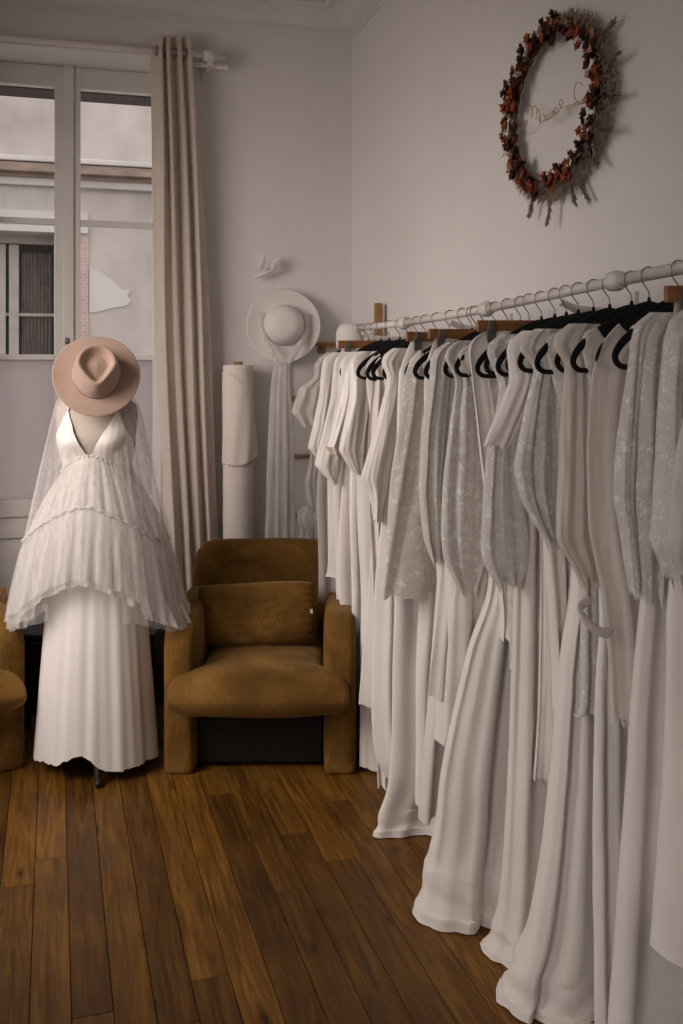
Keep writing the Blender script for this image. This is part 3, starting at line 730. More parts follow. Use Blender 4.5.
for i in range(30):
    t = i / 29; ring = []
    for j in range(60):
        s = j / 59; a = -3.6 + 3.7 * s
        # diagonal upper edge on the right, uneven lower edge
        top = cz(372) - max(0, s - .35) * .22; bot = cz(468) + .05 * s + .012 * math.sin(9 * s)
        z = top + (bot - top) * t
        r = .081 + .022 * t * max(0, s - .35) * 1.5 + .004 * math.sin(7 * a + 4 * t) * t
        ring.append((rc.x + r * math.cos(a), rc.y + r * math.sin(a) * .95, z))
    rings.append(ring)
ring_loft(bm, rings, close=False); o = obj('loose_flap', bm, 'linen_flap', fr_, smooth=True); s_ = o.modifiers.new('thick', 'SOLIDIFY'); s_.thickness = .002

# ------------------------------------------------------------ white hat with veil, bird, ladder
hy = 5.035
hc2 = at(284.5, 325, hy - .0); ax2 = Vector((-.10, -1, .05))
h2 = thing('veiled_hat', 'white wide brim hat hung on the wall with a long tulle veil', 'hat', hc2)
bm = hat_mesh(.196, .115, .105, .085, 0, .0, .0, 1.0, dome=True)
for v in bm.verts:
    r = math.hypot(v.co.x, v.co.y)
    if r > .108: v.co.z += .018 * math.sin(2 * math.atan2(v.co.y, v.co.x) + 2.3) * (r - .108) / .09 + .01 * ((r - .108) / .09) ** 2
hm2 = Matrix.Translation(hc2 + Vector((0, .03, 0))) @ orient(ax2, (0, 0, -1)); bmesh.ops.transform(bm, matrix=hm2, verts=bm.verts)
o = obj('felt_body', bm, 'felt_white', h2, smooth=True); s_ = o.modifiers.new('thick', 'SOLIDIFY'); s_.thickness = .003
# tulle band: from behind the crown down both sides to a knot
kn = at(283, 366, hy - .075)
for s in (-1, 1):
    bm = BM(); top = Vector((s * .112, -.02, .028)); pts = []
    c0 = hm2 @ Vector((s * .115, .06, .03)); c1 = hm2 @ Vector((s * .112, -.05, .045))
    pts = cr([tuple(c0), tuple(hm2 @ Vector((s * .122, 0, .03))), tuple(c1), tuple(kn + Vector((s * .03, .005, .02))), tuple(kn)], 20)
    wire(bm, pts, [.018 - .003 * math.sin(i / 19 * PI) for i in range(20)], 12, flat=.5); obj('veil_tie', bm, 'tulle_veil', h2, smooth=True)
bm = BM(); rbox(bm, kn, (.055, .04, .04), .018, nz=.006); obj('veil_knot', bm, 'tulle_veil', h2, smooth=True)
def lin(pts, m):
    k = len(pts) - 1; out = []
    for i in range(m):
        u = i / (m - 1) * k; j = min(int(u), k - 1); t = u - j
        out.append(tuple(a + (b - a) * t for a, b in zip(pts[j], pts[j + 1])))
    for _ in range(2): out = [out[0]] + [tuple((a + 2 * b + c) / 4 for a, b, c in zip(out[q - 1], out[q], out[q + 1])) for q in range(1, m - 1)] + [out[-1]]
    return out
def sheet_tube(rows, Y, t, folds, amp, seed, n=72, m=60, yrow=None, straight=False, hemj=.006):
    """flattened, folded cloth tube; rows = (z, xl, xr, yc, thickness)"""
    R_ = random.Random(seed); ph = [R_.uniform(0, 6.28) for _ in range(8)]
    rr = lin(rows, m) if straight else cr(rows, m); rings = []
    for i, (z, xl, xr, yc, tk) in enumerate(rr):
        v = i / (m - 1); ring = []
        for j in range(n):
            th = 2 * PI * j / n; c_, s_ = math.cos(th), math.sin(th)
            s = .5 - .5 * math.copysign(abs(c_) ** .85, c_)
            sw = s + .16 * noise.noise(Vector((s * 2.6, v * .5, seed * 3.1))) + .03 * noise.noise(Vector((s * 7, v * 2.5, seed * 1.3)))
            g = math.sin(2 * PI * folds * sw + ph[0] + .5 * math.sin(2.2 * v + ph[1])) + .45 * math.sin(2 * PI * folds * 1.73 * sw + ph[2] + v) + .2 * math.sin(2 * PI * folds * 3.1 * sw + ph[3] - v)
            am = amp * (.3 + .7 * min(1, v * 1.6))
            w = xr - xl
            x = xl + w * s + .012 * w * math.sin(2 * PI * folds * s + ph[4])
            wr_n = noise.noise(Vector((s * 3, z * 4.5, seed * 7.7))); wr2 = noise.noise(Vector((s * 8 + z * 3, z * 13, seed * 2.9)))
            y = yc - tk * math.copysign(abs(s_) ** .8, s_) + am * g + .008 * wr_n + .003 * wr2
            x += .006 * wr_n
            ring.append((x, y, z + hemj * g * max(0, (v - .90) / .10) + hemj * 1.2 * max(0, (v - .9) / .1) * noise.noise(Vector((s * 14, seed, c_ * 2)))))
        rings.append(ring)
    return rings
bm = BM(); rows = []
for y, xl, xr in ((366, 274, 291), (385, 271, 291), (420, 269, 293), (470, 267, 295), (520, 266, 296), (580, 264, 297), (640, 262, 298)):
    a, b = at(xl, y, hy - .07), at(xr, y, hy - .07); rows.append((a.z, a.x, b.x, hy - .07, .02))
ring_loft(bm, sheet_tube(rows, 0, .02, 3, .004, 5)); obj('veil', bm, 'tulle_veil', h2, smooth=True)

# swallow
bc = at(268, 268, 5.10); brd = thing('bird_ornament', 'small white plaster swallow on the wall above the veiled hat', 'ornament', bc)
def P(x, y, dy=0): return tuple(at(x, y, 5.10 + dy))
bm = BM(); wire(bm, cr([P(254, 277.5, -.005), P(260, 275.5, -.01), P(267, 272.5, -.015), P(274, 271, -.008), P(279, 270, .0)], 20), [.002 + .011 * math.sin(PI * min(1, (i + 1) / 15)) ** .8 * (1 if i < 15 else .4) if i < 14 else .003 for i in range(20)], 12); obj('body', bm, 'plaster', brd, smooth=True)
def blade(pts, w, nm):
    bm = BM(); pp = cr(pts, 16); wire(bm, pp, [w * (math.sin(PI * (.12 + .85 * i / 15))) for i in range(16)], 10, flat=.35); obj(nm, bm, 'plaster', brd, smooth=True)
blade([P(260, 271, -.012), P(261, 265, -.03), P(263, 258, -.045), P(264, 254, -.05)], .019, 'wing')
blade([P(272, 271, -.01), P(274, 264, -.03), P(278, 260, -.04), P(282, 258, -.045)], .015, 'wing')
blade([P(274, 271, 0), P(279, 270, 0), P(285, 270, .01)], .007, 'tail_feather'); blade([P(273, 270, 0), P(275, 262, -.01), P(273, 256, -.01)], .008, 'tail_feather')
bm = BM(); wire(bm, [tuple(bc + Vector((0, -.005, .0))), (bc.x, WY - .0005, bc.z)], .003); obj('mounting_pin', bm, 'plaster', brd)

# ladder
lad = thing('wooden_ladder', 'brown wooden ladder leaning on the wall behind the veiled hat', 'ladder', (at(335, 700, 4.95).x, 4.95, 0))
ztop = at(378, 303, 5.11).z
def lpt(px, z):
    Y = 5.125 - (ztop - z) / ztop * .10; return Vector((at(px, 400, 5.10).x, Y, z))
LA = Vector((at(284, 400, 5.125).x, 5.125, 0)); LB = Vector((at(346, 400, 5.125).x, 5.125, 0)); ztop = at(345, 326, 5.125).z
for Q in (LA, LB):
    bm = BM(); box(bm, (Q.x - .0165, Q.y - .012, 0), (Q.x + .0165, Q.y + .012, ztop)); obj('post', bm, 'ladder', lad, bev=.004)
for y in (344, 397.5, 456, 515, 575, 640):
    z = at(305, y, 5.125).z
    bm = BM(); wire(bm, [(LA.x, LA.y, z), (LB.x, LB.y, z)], .0105, 12); obj('rung', bm, 'ladder', lad, smooth=True)
pq = at(378.5, 303, 4.56)
pst = thing('wooden_post', 'upright brown wooden post against the right wall behind the rail end', 'post', (pq.x, pq.y, 0))
bm = BM(); box(bm, (pq.x - .018, pq.y - .018, .03), (pq.x + .018, pq.y + .018, pq.z)); obj('shaft', bm, 'ladder', pst, bev=.005)
bm = BM(); box(bm, (pq.x - .10, pq.y - .025, 0), (pq.x + .025, pq.y + .025, .03)); obj('foot', bm, 'ladder', pst, bev=.005)
# little white hat behind rail end
wh = at(350, 342, 4.62); w_ = thing('pillbox_hat', 'small round white hat behind the far end of the clothes rail', 'hat', wh)
bm = BM(); R_ = .068; lathe(bm, [(R_, -.03), (R_ * 1.02, -.01), (R_ * 1.02, .03), (R_ * .95, .06), (R_ * .8, .08), (R_ * .5, .09), (.002, .092)], tuple(wh), 36); obj('crown', bm, 'felt_white', w_, smooth=True)
bm = BM(); wire(bm, [(wh.x, wh.y, wh.z - .02), (wh.x, WY - .001, wh.z - .02)], .006); box(bm, (wh.x - .02, WY - .01, wh.z - .05), (wh.x + .02, WY - .0005, wh.z + .01)); obj('wall_peg', bm, 'ladder', w_)

# ------------------------------------------------------------ clothes rail
RP = [(4.27, 1.781), (3.67, 1.778), (2.90, 1.789), (2.14, 1.8146), (1.87, 1.822), (1.0, 1.842)]
def rzz(Y):
    for (a, za), (b, zb) in zip(RP, RP[1:]):
        if a >= Y >= b: return za + (zb - za) * (a - Y) / (a - b)
    return RP[0][1] if Y > RP[0][0] else RP[-1][1]
rail = thing('clothes_rail', 'long white clothes rail bracketed along the right wall', 'clothes rail', (RX, 2.6, 1.79))
for (a, za), (b, zb), r in ((RP[0], RP[1], .0135), (RP[1], RP[2], .0145), (RP[2], RP[3], .0135), (RP[3], RP[5], .0150)):
    bm = BM(); wire(bm, [(RX, a, za), (RX, b, zb)], r, 20); obj('rail_tube', bm, 'railwhite', rail, smooth=True)
for Y in (3.67, 2.90, 2.14):
    bm = BM(); pf = [(.016, -.024), (.024, -.022), (.025, .008), (.021, .014), (.021, .026), (.016, .028)]
    lathe(bm, pf, n=24); bmesh.ops.transform(bm, matrix=Matrix.Translation((RX, Y, rzz(Y))) @ Matrix.Rotation(PI / 2, 4, 'X'), verts=bm.verts); obj('collar', bm, 'railwhite', rail, smooth=True)
for Y in (4.22, 3.2, 2.42, 1.45):
    bm = BM(); z = rzz(Y) - .012
    wire(bm, cr([(RX, Y, z - .012), (RX + .05, Y, z - .03), (RX + .13, Y, z - .035), (WX - .004, Y, z - .035)], 10), .010, 12)
    wire(bm, cr([(RX + .03, Y, z - .03), (RX + .12, Y, z - .06), (WX - .004, Y, z - .11)], 8), .007, 10)
    box(bm, (WX - .012, Y - .02, z - .13), (WX - .0005, Y + .02, z + .02)); obj('wall_bracket', bm, 'railwhite', rail, smooth=False)

# ------------------------------------------------------------ hangers (built once, copied)
def hook_bm(drop=.075):
    bm = BM(); pts = [(.021 * math.cos(a), 0, .021 * math.sin(a) - .004) for a in [math.radians(-10 + i * 15) for i in range(15)]]
    pts += [(-.019, 0, -.017), (-.012, 0, -.026), (-.001, 0, -.040), (0, 0, -.05), (0, 0, -drop)]
    wire(bm, pts, .0017, 6); return bm
def velvet_hanger():
    t = thing('velvet_hanger', 'x', 'hanger', (0, 0, 0), 'slim black velvet hangers along the rail', world=False)
    obj('hook', hook_bm(), 'steel', t, smooth=True)
    bm = BM(); z0 = -.088
    half = [(0, z0 + .004, .022), (.03, z0 - .006, .024), (.07, z0 - .020, .020), (.12, z0 - .040, .014), (.165, z0 - .064, .010), (.192, z0 - .088, .009), (.203, z0 - .110, .008), (.196, z0 - .126, .007), (.175, z0 - .133, .006), (.1, z0 - .134, .006), (0, z0 - .134, .006)]
    for s in (-1, 1):
        pp = cr(half, 36); wire(bm, [(s * x, 0, z) for x, z, r in pp], [r for _, _, r in pp], 8, flat=.32)
    lathe(bm, [(.003, z0 + .034), (.006, z0 + .02), (.009, z0 + .006)], n=10)
    obj('shoulder_bar', bm, 'velvet_black', t, smooth=True); return t
def clip_hanger():
    t = thing('clip_hanger', 'x', 'hanger', (0, 0, 0), 'wooden clip hangers on the rail', world=False)
    obj('hook', hook_bm(.062), 'steel', t, smooth=True)
    bm = BM(); box(bm, (-.165, -.007, -.093), (.165, .007, -.060)); obj('wooden_bar', bm, 'wood', t, bev=.003)
    for x in (-.125, .115):
        bm = BM(); box(bm, (x - .014, -.012, -.125), (x + .014, -.003, -.078)); box(bm, (x - .014, .003, -.125), (x + .014, .012, -.078)); wire(bm, [(x - .016, 0, -.085), (x + .016, 0, -.085)], .0035, 8)
        box(bm, (x - .010, -.017, -.088), (x + .010, -.012, -.062)); obj('clip', bm, 'clip', t, bev=.001)
    return t
proto = {'v': velvet_hanger(), 'c': clip_hanger()}; used = {}
rh = random.Random(8)
def hanger(kind, Y, label):
    src = proto[kind]
    if not used.get(kind): r = src; used[kind] = 1
    else:
        r = src.copy(); C.objects.link(r)
        for ch in list(src.children):
            c = ch.copy(); C.objects.link(c); c.parent = r
    r.location = (RX + rh.uniform(-.004, .004), Y, rzz(Y)); r.rotation_euler = (0, rh.uniform(-.02, .02), rh.uniform(-.04, .04)); r['label'] = label
    return r

# ------------------------------------------------------------ garments
def wrow(y, xl, Y, tk, half=None):
    p = at(xl, y, Y); X = p.x; hw = RX - X
    return (p.z, X, min(RX + max(hw, .03), WX - .03), Y, tk)
def scoop_top(rings, depth, length=.16):
    n = len(rings[0]); z0 = rings[0][0][2]
    x0 = min(p[0] for p in rings[0]); x1 = max(p[0] for p in rings[0])
    out = []
    for r in rings:
        rr = []
        for x, y, z in r:
            s = (x - x0) / (x1 - x0 + 1e-9); k = max(0, min(1, 1 - (z0 - z) / length))
            d = depth * max(0, 1 - (2 * s - 1) ** 4) * k
            rr.append((x, y, z - d))
        out.append(rr)
    return out
def puddle(last, out, seed):
    """the hem spreading out on the floor, continuing the skirt's last ring"""
    n = len(last); cx = sum(p[0] for p in last) / n; cy = sum(p[1] for p in last) / n; R = []
    for i in range(1, 23):
        t = i / 22; ring = []
        for j, (x, y, z) in enumerate(last):
            a = math.atan2(y - cy, (x - cx) * .6); ca_, sb_ = math.cos(a), math.sin(a)
            lob = 1 + .75 * noise.noise(Vector((ca_ * 1.5, sb_ * 1.5, seed * 2.3))) + .35 * noise.noise(Vector((ca_ * 4, sb_ * 4, seed)))
            cr1 = math.sin(t * 8.5 + 2.2 * noise.noise(Vector((ca_ * 2, sb_ * 2, seed * .7)))) * .004 * math.sin(PI * t) * (1 + .8 * noise.noise(Vector((ca_ * 5, sb_ * 5, seed * .3))))
            d = out * lob * t ** 1.6 + cr1
            rip = noise.noise(Vector((ca_ * 3.5 + t * 2.2, sb_ * 3.5 - t * 1.4, seed * 5.1)))
            zz = z * (1 - t) ** 1.1 + .016 * max(0, rip + .15) * math.sin(PI * t) + .010 * math.exp(-((t - .86) / .08) ** 2) * (1 + rip)
            ring.append((min(x + d * ca_, WX - .025), y + d * sb_, max(.004, zz + .003 * (1 - t))))
        R.append(ring)
    return R
def garment(name, label, cat, Y, body, bmat, tk=(.014, .035), folds=4, amp=.010, sleeve=None, smat=None, hang='v', hlabel=None, group='wedding dresses on the rail', seed=1, scoop=.07, over=None, omat=None, cuff=None, train=None, bodypart='gown_body', sf=None):
    root = thing(name, label, cat, (RX, Y, rzz(Y) - .1), group)
    hanger(hang, Y, hlabel or short(label)) if hang else None
    m = len(body); rows = []
    for i, (y, xl) in enumerate(body):
        k = i / (m - 1); rows.append(wrow(y, xl, Y, tk[0] + (tk[1] - tk[0]) * k))
    ht = rzz(Y)
    if hang == 'v':   # shoulders follow the hanger
        top = (ht - .125, RX - .155, RX + .155, Y, tk[0]); t2 = (ht - .17, RX - .195, RX + .195, Y, tk[0])
        rows = [r for r in rows if r[0] < ht - .22]; rows = [top, t2] + rows
    elif hang == 'c':
        rows = [(ht - .092, RX - .145, RX + .135, Y, .004)] + [r for r in rows if r[0] < ht - .13]
    bm = BM(); rg = sheet_tube(rows, Y, 0, folds, amp, seed, m=70)
    if hang == 'v': rg = scoop_top(rg, scoop)
    if train: rg += puddle(rg[-1], train, seed)
    ring_loft(bm, rg); b = obj(bodypart, bm, bmat, root, smooth=True)
    if over:
        rows = [top, t2] + [wrow(y, xl, Y - .012, tk[0] + .012 + .01 * i / len(over)) for i, (y, xl) in enumerate(over)]
        rows = rows[:2] + [r for r in rows[2:] if r[0] < ht - .22]
        bm = BM(); rg = sheet_tube(rows, Y, 0, folds + 1, amp, seed + 50, m=50); rg = scoop_top(rg, scoop)
        ring_loft(bm, rg); obj('overlay', bm, omat, root, smooth=True)
    if sleeve:
        rows = []
        for i, (y, xl, xr) in enumerate(sleeve):
            a, c = at(xl, y, Y - .014), at(xr, y, Y - .014); k = i / (len(sleeve) - 1)
            rows.append((a.z, a.x, c.x, Y - .014, .010 + .014 * math.sin(PI * min(1, k * .8 + .1))))
        if hang == 'v':
            xe = min(rows[0][2], RX - .10)
            rows = [(ht - .112, RX - .165, RX - .085, Y - .002, .016), (ht - .135, RX - .20, RX - .08, Y - .004, .017), (ht - .165, min(RX - .212, rows[0][1] + .004), max(xe, RX - .12), Y - .008, .017)] + [q for q in rows if q[0] < ht - .20]
        bm = BM(); ring_loft(bm, sheet_tube(rows, Y, 0, 1.5 if smat is None or smat == 'crepe' else 2.4, .004 if smat is None or smat == 'crepe' else .007, seed + 9, n=96, m=60, straight=True, hemj=.005 if smat is None or smat == 'crepe' else .014)); obj('sleeve', bm, smat or bmat, root, smooth=True)
        if cuff:
            (y, xl, xr) = sleeve[-2]; (y2, xl2, xr2) = sleeve[-1]; a, c = at(xl, y, Y - .016), at(xr, y, Y - .016); a2, c2 = at(xl2, y2 + 1, Y - .016), at(xr2, y2 + 1, Y - .016)
            bm = BM(); ring_loft(bm, sheet_tube([(a.z - .0, a.x - .003, c.x + .003, Y - .014, .028), (a2.z - .002, a2.x - .003, c2.x + .003, Y - .014, .022)], Y, 0, 2, .003, 3, n=40, m=8)); obj('cuff', bm, cuff, root, smooth=True)
    return root

def short(label):
    t = 'black hanger of the ' + label
    return t if len(t.split()) <= 16 else 'hanger of ' + label.replace('directly ', '')
G = garment
def slip(Y, label, mat='crepe', hw=(.15, .11, .13, .17), hem=.25, seed=3, folds=4, name='slip_dress', cat='dress'):
    """narrow strap dress showing only between its neighbours; world units"""
    root = thing(name, label, cat, (RX, Y, rzz(Y) - .1), 'wedding dresses on the rail')
    hanger('v', Y, short(label))
    ht = rzz(Y); rows = [(ht - .125, RX - .14, RX + .14, Y, .012), (ht - .165, RX - .175, RX + .175, Y, .013)]
    for z, h in ((1.45, hw[0]), (1.2, hw[1]), (.8, hw[2]), (hem, hw[3])): rows.append((z, RX - h, RX + min(h, .2), Y, .016))
    bm = BM(); rg = sheet_tube(rows, Y, 0, folds, .008, seed, m=50); ring_loft(bm, scoop_top(rg, .06)); obj('gown_body', bm, mat, root, smooth=True)
    return root

G('tulle_dress', 'sheer tulle dress with flounced sleeve, farthest on the rail beside the veiled hat', 'dress', 4.23,
  [(375, 325), (440, 320), (500, 316), (560, 319), (600, 319)], 'tulle', sleeve=[(378, 314, 332), (388, 300, 328), (400, 296, 326), (412, 292, 323), (425, 302, 320)], smat='tulle', seed=2, amp=.014)
G('cape_sleeve_dress', 'plain white cape sleeve dress next to the flounced tulle dress', 'dress', 4.14,
  [(372, 334), (446, 328), (560, 329), (578, 326)], 'crepe', sleeve=[(368, 326, 340), (395, 319, 338), (425, 313, 335), (448, 308, 330), (456, 315, 324)], seed=3)
G('bridal_skirt', 'white skirt clipped to the farthest wooden hanger', 'skirt', 4.06, [(350, 337), (380, 334), (480, 332), (600, 336), (720, 345)], 'crepe2', hang='c', hlabel='wooden clip hanger farthest along the rail', seed=4, bodypart='skirt_body')
G('short_sleeve_gown', 'white gown with loose square sleeve and pearl-edged side', 'dress', 3.96,
  [(385, 352), (480, 343), (560, 338), (613, 342), (648, 351), (700, 357), (726, 361)], 'crepe', sleeve=[(372, 338, 354), (400, 331, 352), (435, 322, 347), (465, 314, 341), (476, 324, 339), (484, 333, 338)], seed=5)
G('kimono_sleeve_gown', 'satin gown with beige-lined cuff ending above the armchair', 'dress', 3.84,
  [(380, 357), (470, 350), (560, 350), (600, 351), (632, 352)], 'satin', sleeve=[(372, 346, 360), (400, 340, 356), (430, 332, 348), (447, 327, 342), (455, 334, 340)], cuff='beige', seed=6)
G('draped_sleeve_gown', 'long satin gown with draped folded sleeve tail in the far cluster', 'dress', 3.72,
  [(385, 367), (480, 358), (600, 362), (700, 361), (768, 360)], 'satin', sleeve=[(370, 356, 374), (400, 349, 371), (430, 343, 366), (450, 339, 364), (462, 346, 363), (474, 354, 362)], seed=7)
slip(3.62, 'narrow ivory strap dress just behind the ruffled hem slip', hw=(.16, .13, .16, .2), hem=.3, seed=11)
G('ruffled_slip', 'ivory slip with a small ruffled hem low in the far cluster', 'dress', 3.52,
  [(385, 372), (450, 368), (560, 371), (650, 373), (745, 375), (787, 377)], 'crepe2', seed=8, folds=6)
slip(3.43, 'plain ivory strap dress between ruffled slip and pointed sleeve gown', hw=(.15, .12, .15, .17), hem=.35, seed=12)
G('pointed_sleeve_gown', 'straight crepe gown with long pointed sleeve ending in a knob', 'dress', 3.33,
  [(385, 396), (470, 388), (560, 378), (640, 374), (740, 374), (780, 386)], 'crepe', sleeve=[(377, 388, 406), (400, 383, 402), (430, 375, 397), (460, 366, 392), (478, 361, 389), (492, 368, 386), (505, 372, 383), (522, 374, 379)], seed=9, tk=(.014, .05))
G('satin_skirt', 'satin skirt with train on the floor, clipped behind the floral lace dress', 'skirt', 3.2,
  [(345, 409), (365, 402), (385, 399), (500, 396), (640, 394), (770, 390), (810, 380)], 'satin', hang='c', hlabel='wooden clip hanger with the satin train skirt', seed=10, train=.035, folds=3, bodypart='skirt_body')
G('floral_lace_dress', 'floral lace dress with scalloped hem over a long crepe slip', 'dress', 3.09,
  [(385, 410), (476, 415), (560, 420), (645, 416), (760, 414), (802, 414)], 'crepe', over=[(385, 403), (420, 398), (476, 390), (520, 386), (560, 383), (597, 380)], omat='lace', seed=13)
G('midi_skirt', 'white folded wrap skirt clipped right of the satin train skirt', 'skirt', 2.99,
  [(345, 428), (380, 424), (480, 430), (600, 438), (741, 434)], 'crepe2', hang='c', hlabel='wooden clip hanger with the folded wrap skirt', seed=14, bodypart='skirt_body')
slip(3.02, 'lace hemmed slip dress peeking out under the floral lace dress', 'crepe2', hw=(.14, .10, .13, .19), hem=.12, seed=44)
slip(2.92, 'ivory strap dress just left of the puffed lace sleeve', 'crepe2', hw=(.15, .13, .16, .19), hem=.55, seed=15)
G('lace_cape_dress', 'fine lace dress with small cape sleeve behind the puffed sleeve dress', 'dress', 2.84,
  [(385, 444), (480, 440), (560, 446), (660, 449), (733, 446)], 'crepe', sleeve=[(380, 430, 456), (430, 422, 452), (490, 419, 447), (540, 424, 445), (562, 432, 442)], smat='lace2', seed=16)
G('puff_sleeve_lace_dress', 'lace dress with long puffed sleeve, left of the widest train', 'dress', 2.74,
  [(400, 468), (480, 468), (590, 455), (660, 449), (735, 444)], 'crepe2', sleeve=[(380, 456, 482), (410, 451, 484), (450, 446, 487), (490, 442, 489), (530, 440, 489), (560, 443, 486), (580, 453, 479), (590, 459, 474)], smat='lace', seed=17)
G('train_gown', 'crepe gown whose flared skirt pools widest onto the wooden floor', 'dress', 2.665,
  [(400, 480), (480, 486), (583, 490), (650, 470), (755, 446), (820, 438), (856, 431), (872, 427)], 'crepe', tk=(.014, .085), seed=18, train=.028, folds=3, amp=.016)
G('wrap_skirt', 'white skirt clipped to the middle wooden hanger under black hangers', 'skirt', 2.60,
  [(345, 468), (380, 470), (480, 482), (600, 500), (640, 502)], 'crepe', hang='c', hlabel='long wooden clip hanger in the middle of the rail', seed=19, bodypart='skirt_body')
slip(2.53, 'fine lace strap dress directly left of the sequin sleeve dress', 'lace2', hw=(.15, .11, .10, .10), hem=.75, seed=20)
G('sequin_sleeve_gown', 'gown with sequin lace bell sleeve and beaded hem on the floor', 'dress', 2.45,
  [(380, 510), (480, 516), (583, 514), (741, 510), (860, 504), (905, 500), (928, 495)], 'crepe2', tk=(.014, .07), sleeve=[(385, 500, 530), (420, 494, 526), (446, 487, 517), (500, 482, 522), (540, 480, 529), (560, 482, 530), (574, 489, 527), (583, 498, 521)], smat='lace3', seed=21, train=.03, folds=4)
slip(2.385, 'plain ivory dress behind the smooth short sleeve', 'crepe', hw=(.12, .08, .08, .1), hem=.5, seed=22)
G('short_sleeve_crepe_dress', 'smooth crepe dress with wide short sleeve in front of the sequin sleeve', 'dress', 2.32,
  [(380, 530), (450, 534), (600, 548), (700, 552), (760, 556)], 'crepe', sleeve=[(340, 527, 549), (356, 520, 546), (380, 511, 538), (410, 500, 527), (436, 488, 518), (447, 484, 514)], smat='crepe', seed=23)
G('petal_lace_gown', 'lace petal gown with the largest crepe train at the front floor', 'dress', 2.25,
  [(380, 545), (480, 565), (574, 572), (673, 558), (786, 548), (880, 536), (940, 524), (968, 513)], 'crepe', tk=(.014, .09), sleeve=[(368, 535, 560), (400, 527, 560), (440, 519, 562), (468, 514, 564), (500, 521, 562), (525, 534, 560), (545, 550, 557)], smat='lace', seed=24, train=.034, folds=3, amp=.014)
slip(2.17, 'soft lace strap dress behind the sparkling organza sleeve', 'lace2', hw=(.12, .09, .08, .1), hem=.75, seed=25)
G('organza_sleeve_gown', 'gown with sparkling organza bell sleeve with ruffled edge', 'dress', 2.08,
  [(380, 585), (480, 590), (600, 598), (700, 594), (850, 592), (1000, 594), (1060, 594)], 'crepe', sleeve=[(364, 565, 592), (400, 562, 594), (440, 559, 596), (476, 558, 598), (515, 555, 600), (540, 555, 602), (562, 569, 602), (582, 582, 598)], smat='sheer', seed=26, train=.03)
slip(2.00, 'beaded lace strap dress right of the organza sleeve', 'lace2', hw=(.13, .08, .07, .08), hem=.8, seed=27)
sg = G('sheer_robe', 'sheer blush robe with sash on the bare curled black hanger', 'robe', 1.885,
  [(385, 590), (450, 586), (520, 588), (560, 594), (600, 602), (660, 607), (722, 610)], 'sheer', seed=28, tk=(.014, .03), scoop=.05, folds=4, amp=.012)
bm = BM(); wire(bm, cr([tuple(at(590, 600, 1.85)), tuple(at(580, 607, 1.835)), tuple(at(583, 617, 1.825)), tuple(at(593, 627, 1.825)), tuple(at(604, 633, 1.83)), tuple(at(612, 628, 1.85))], 30), [.008 + .007 * math.sin(PI * i / 29) for i in range(30)], 10, flat=.4); obj('sash', bm, 'satin', sg, smooth=True)
slip(1.815, 'plain ivory strap dress between sheer robe and beaded lace gown', 'crepe2', hw=(.12, .07, .06, .08), hem=.7, seed=31)
G('beaded_lace_gown', 'beaded lace gown with wide straight lace sleeve over a long crepe skirt', 'dress', 1.75,
  [(400, 645), (500, 650), (596, 640), (696, 631), (832, 622), (968, 613), (1060, 606), (1150, 604)], 'crepe', tk=(.014, .07), sleeve=[(345, 636, 664), (365, 629, 666), (400, 624, 668), (432, 620, 668), (470, 617, 668), (502, 616, 666), (524, 621, 664), (560, 626, 662), (596, 631, 659)], smat='lace3', seed=29, folds=3)
G('clipped_veil', 'white fabric strip clipped to the dark wooden hanger at right edge', 'veil', 1.69,
  [(300, 672), (350, 672), (420, 676), (560, 684)], 'sheer', hang='c', hlabel='dark wooden clip hanger nearest the right edge of the photo', seed=32, bodypart='veil_cloth')
G('pearl_lace_gown', 'lace gown with pearl-edged sleeve and raised crepe hem, second from right edge', 'dress', 1.63,
  [(400, 680), (500, 682), (583, 666), (700, 663), (786, 660), (880, 655), (950, 651)], 'crepe', sleeve=[(352, 668, 700), (380, 663, 702), (420, 660, 704), (464, 659, 704), (510, 656, 704), (542, 653, 700), (560, 660, 696), (578, 668, 690)], smat='lace2', seed=30, tk=(.014, .06), folds=3)
G('tulle_sleeve_gown', 'soft tulle sleeve gown cut off by the right edge of the photo', 'dress', 1.50,
  [(380, 712), (500, 715), (650, 710), (900, 700)], 'crepe2', sleeve=[(370, 694, 730), (417, 684, 730), (460, 676, 730), (510, 670, 728), (545, 667, 722), (565, 680, 715)], smat='tulle', seed=33, tk=(.014, .05))

# tulle petticoats beside the armchair back (hung from a ladder rung)
pt_ = thing('tulle_petticoat', 'ruffled white tulle petticoat hanging from the ladder behind the armchair', 'petticoat', tuple(at(312, 520, 4.85)))
bm = BM(); rows = []
for y, xl, xr, tk in ((506, 304, 330, .02), (514, 298, 335, .04), (524, 298, 336, .05), (533, 300, 336, .045), (550, 296, 338, .05), (600, 291, 340, .055), (660, 287, 342, .06)):
    a, b = at(xl, y, 4.83), at(xr, y, 4.83); rows.append((a.z, a.x, b.x, 4.83, tk))
ring_loft(bm, sheet_tube(rows, 0, 0, 9, .009, 41, n=140, m=60), cap0=True); obj('ruffled_layer', bm, 'tulle_veil', pt_, smooth=True)
bm = BM(); rows = []
for y, xl, xr, tk in ((440, 312, 326, .02), (465, 309, 330, .03), (485, 305, 332, .035), (505, 308, 333, .03), (512, 312, 333, .03)):
    a, b = at(xl, y, 4.86), at(xr, y, 4.86); rows.append((a.z, a.x, b.x, 4.86, tk))
ring_loft(bm, sheet_tube(rows, 0, 0, 4, .016, 42, m=40), cap0=True); obj('upper_bow', bm, 'tulle', pt_, smooth=True)

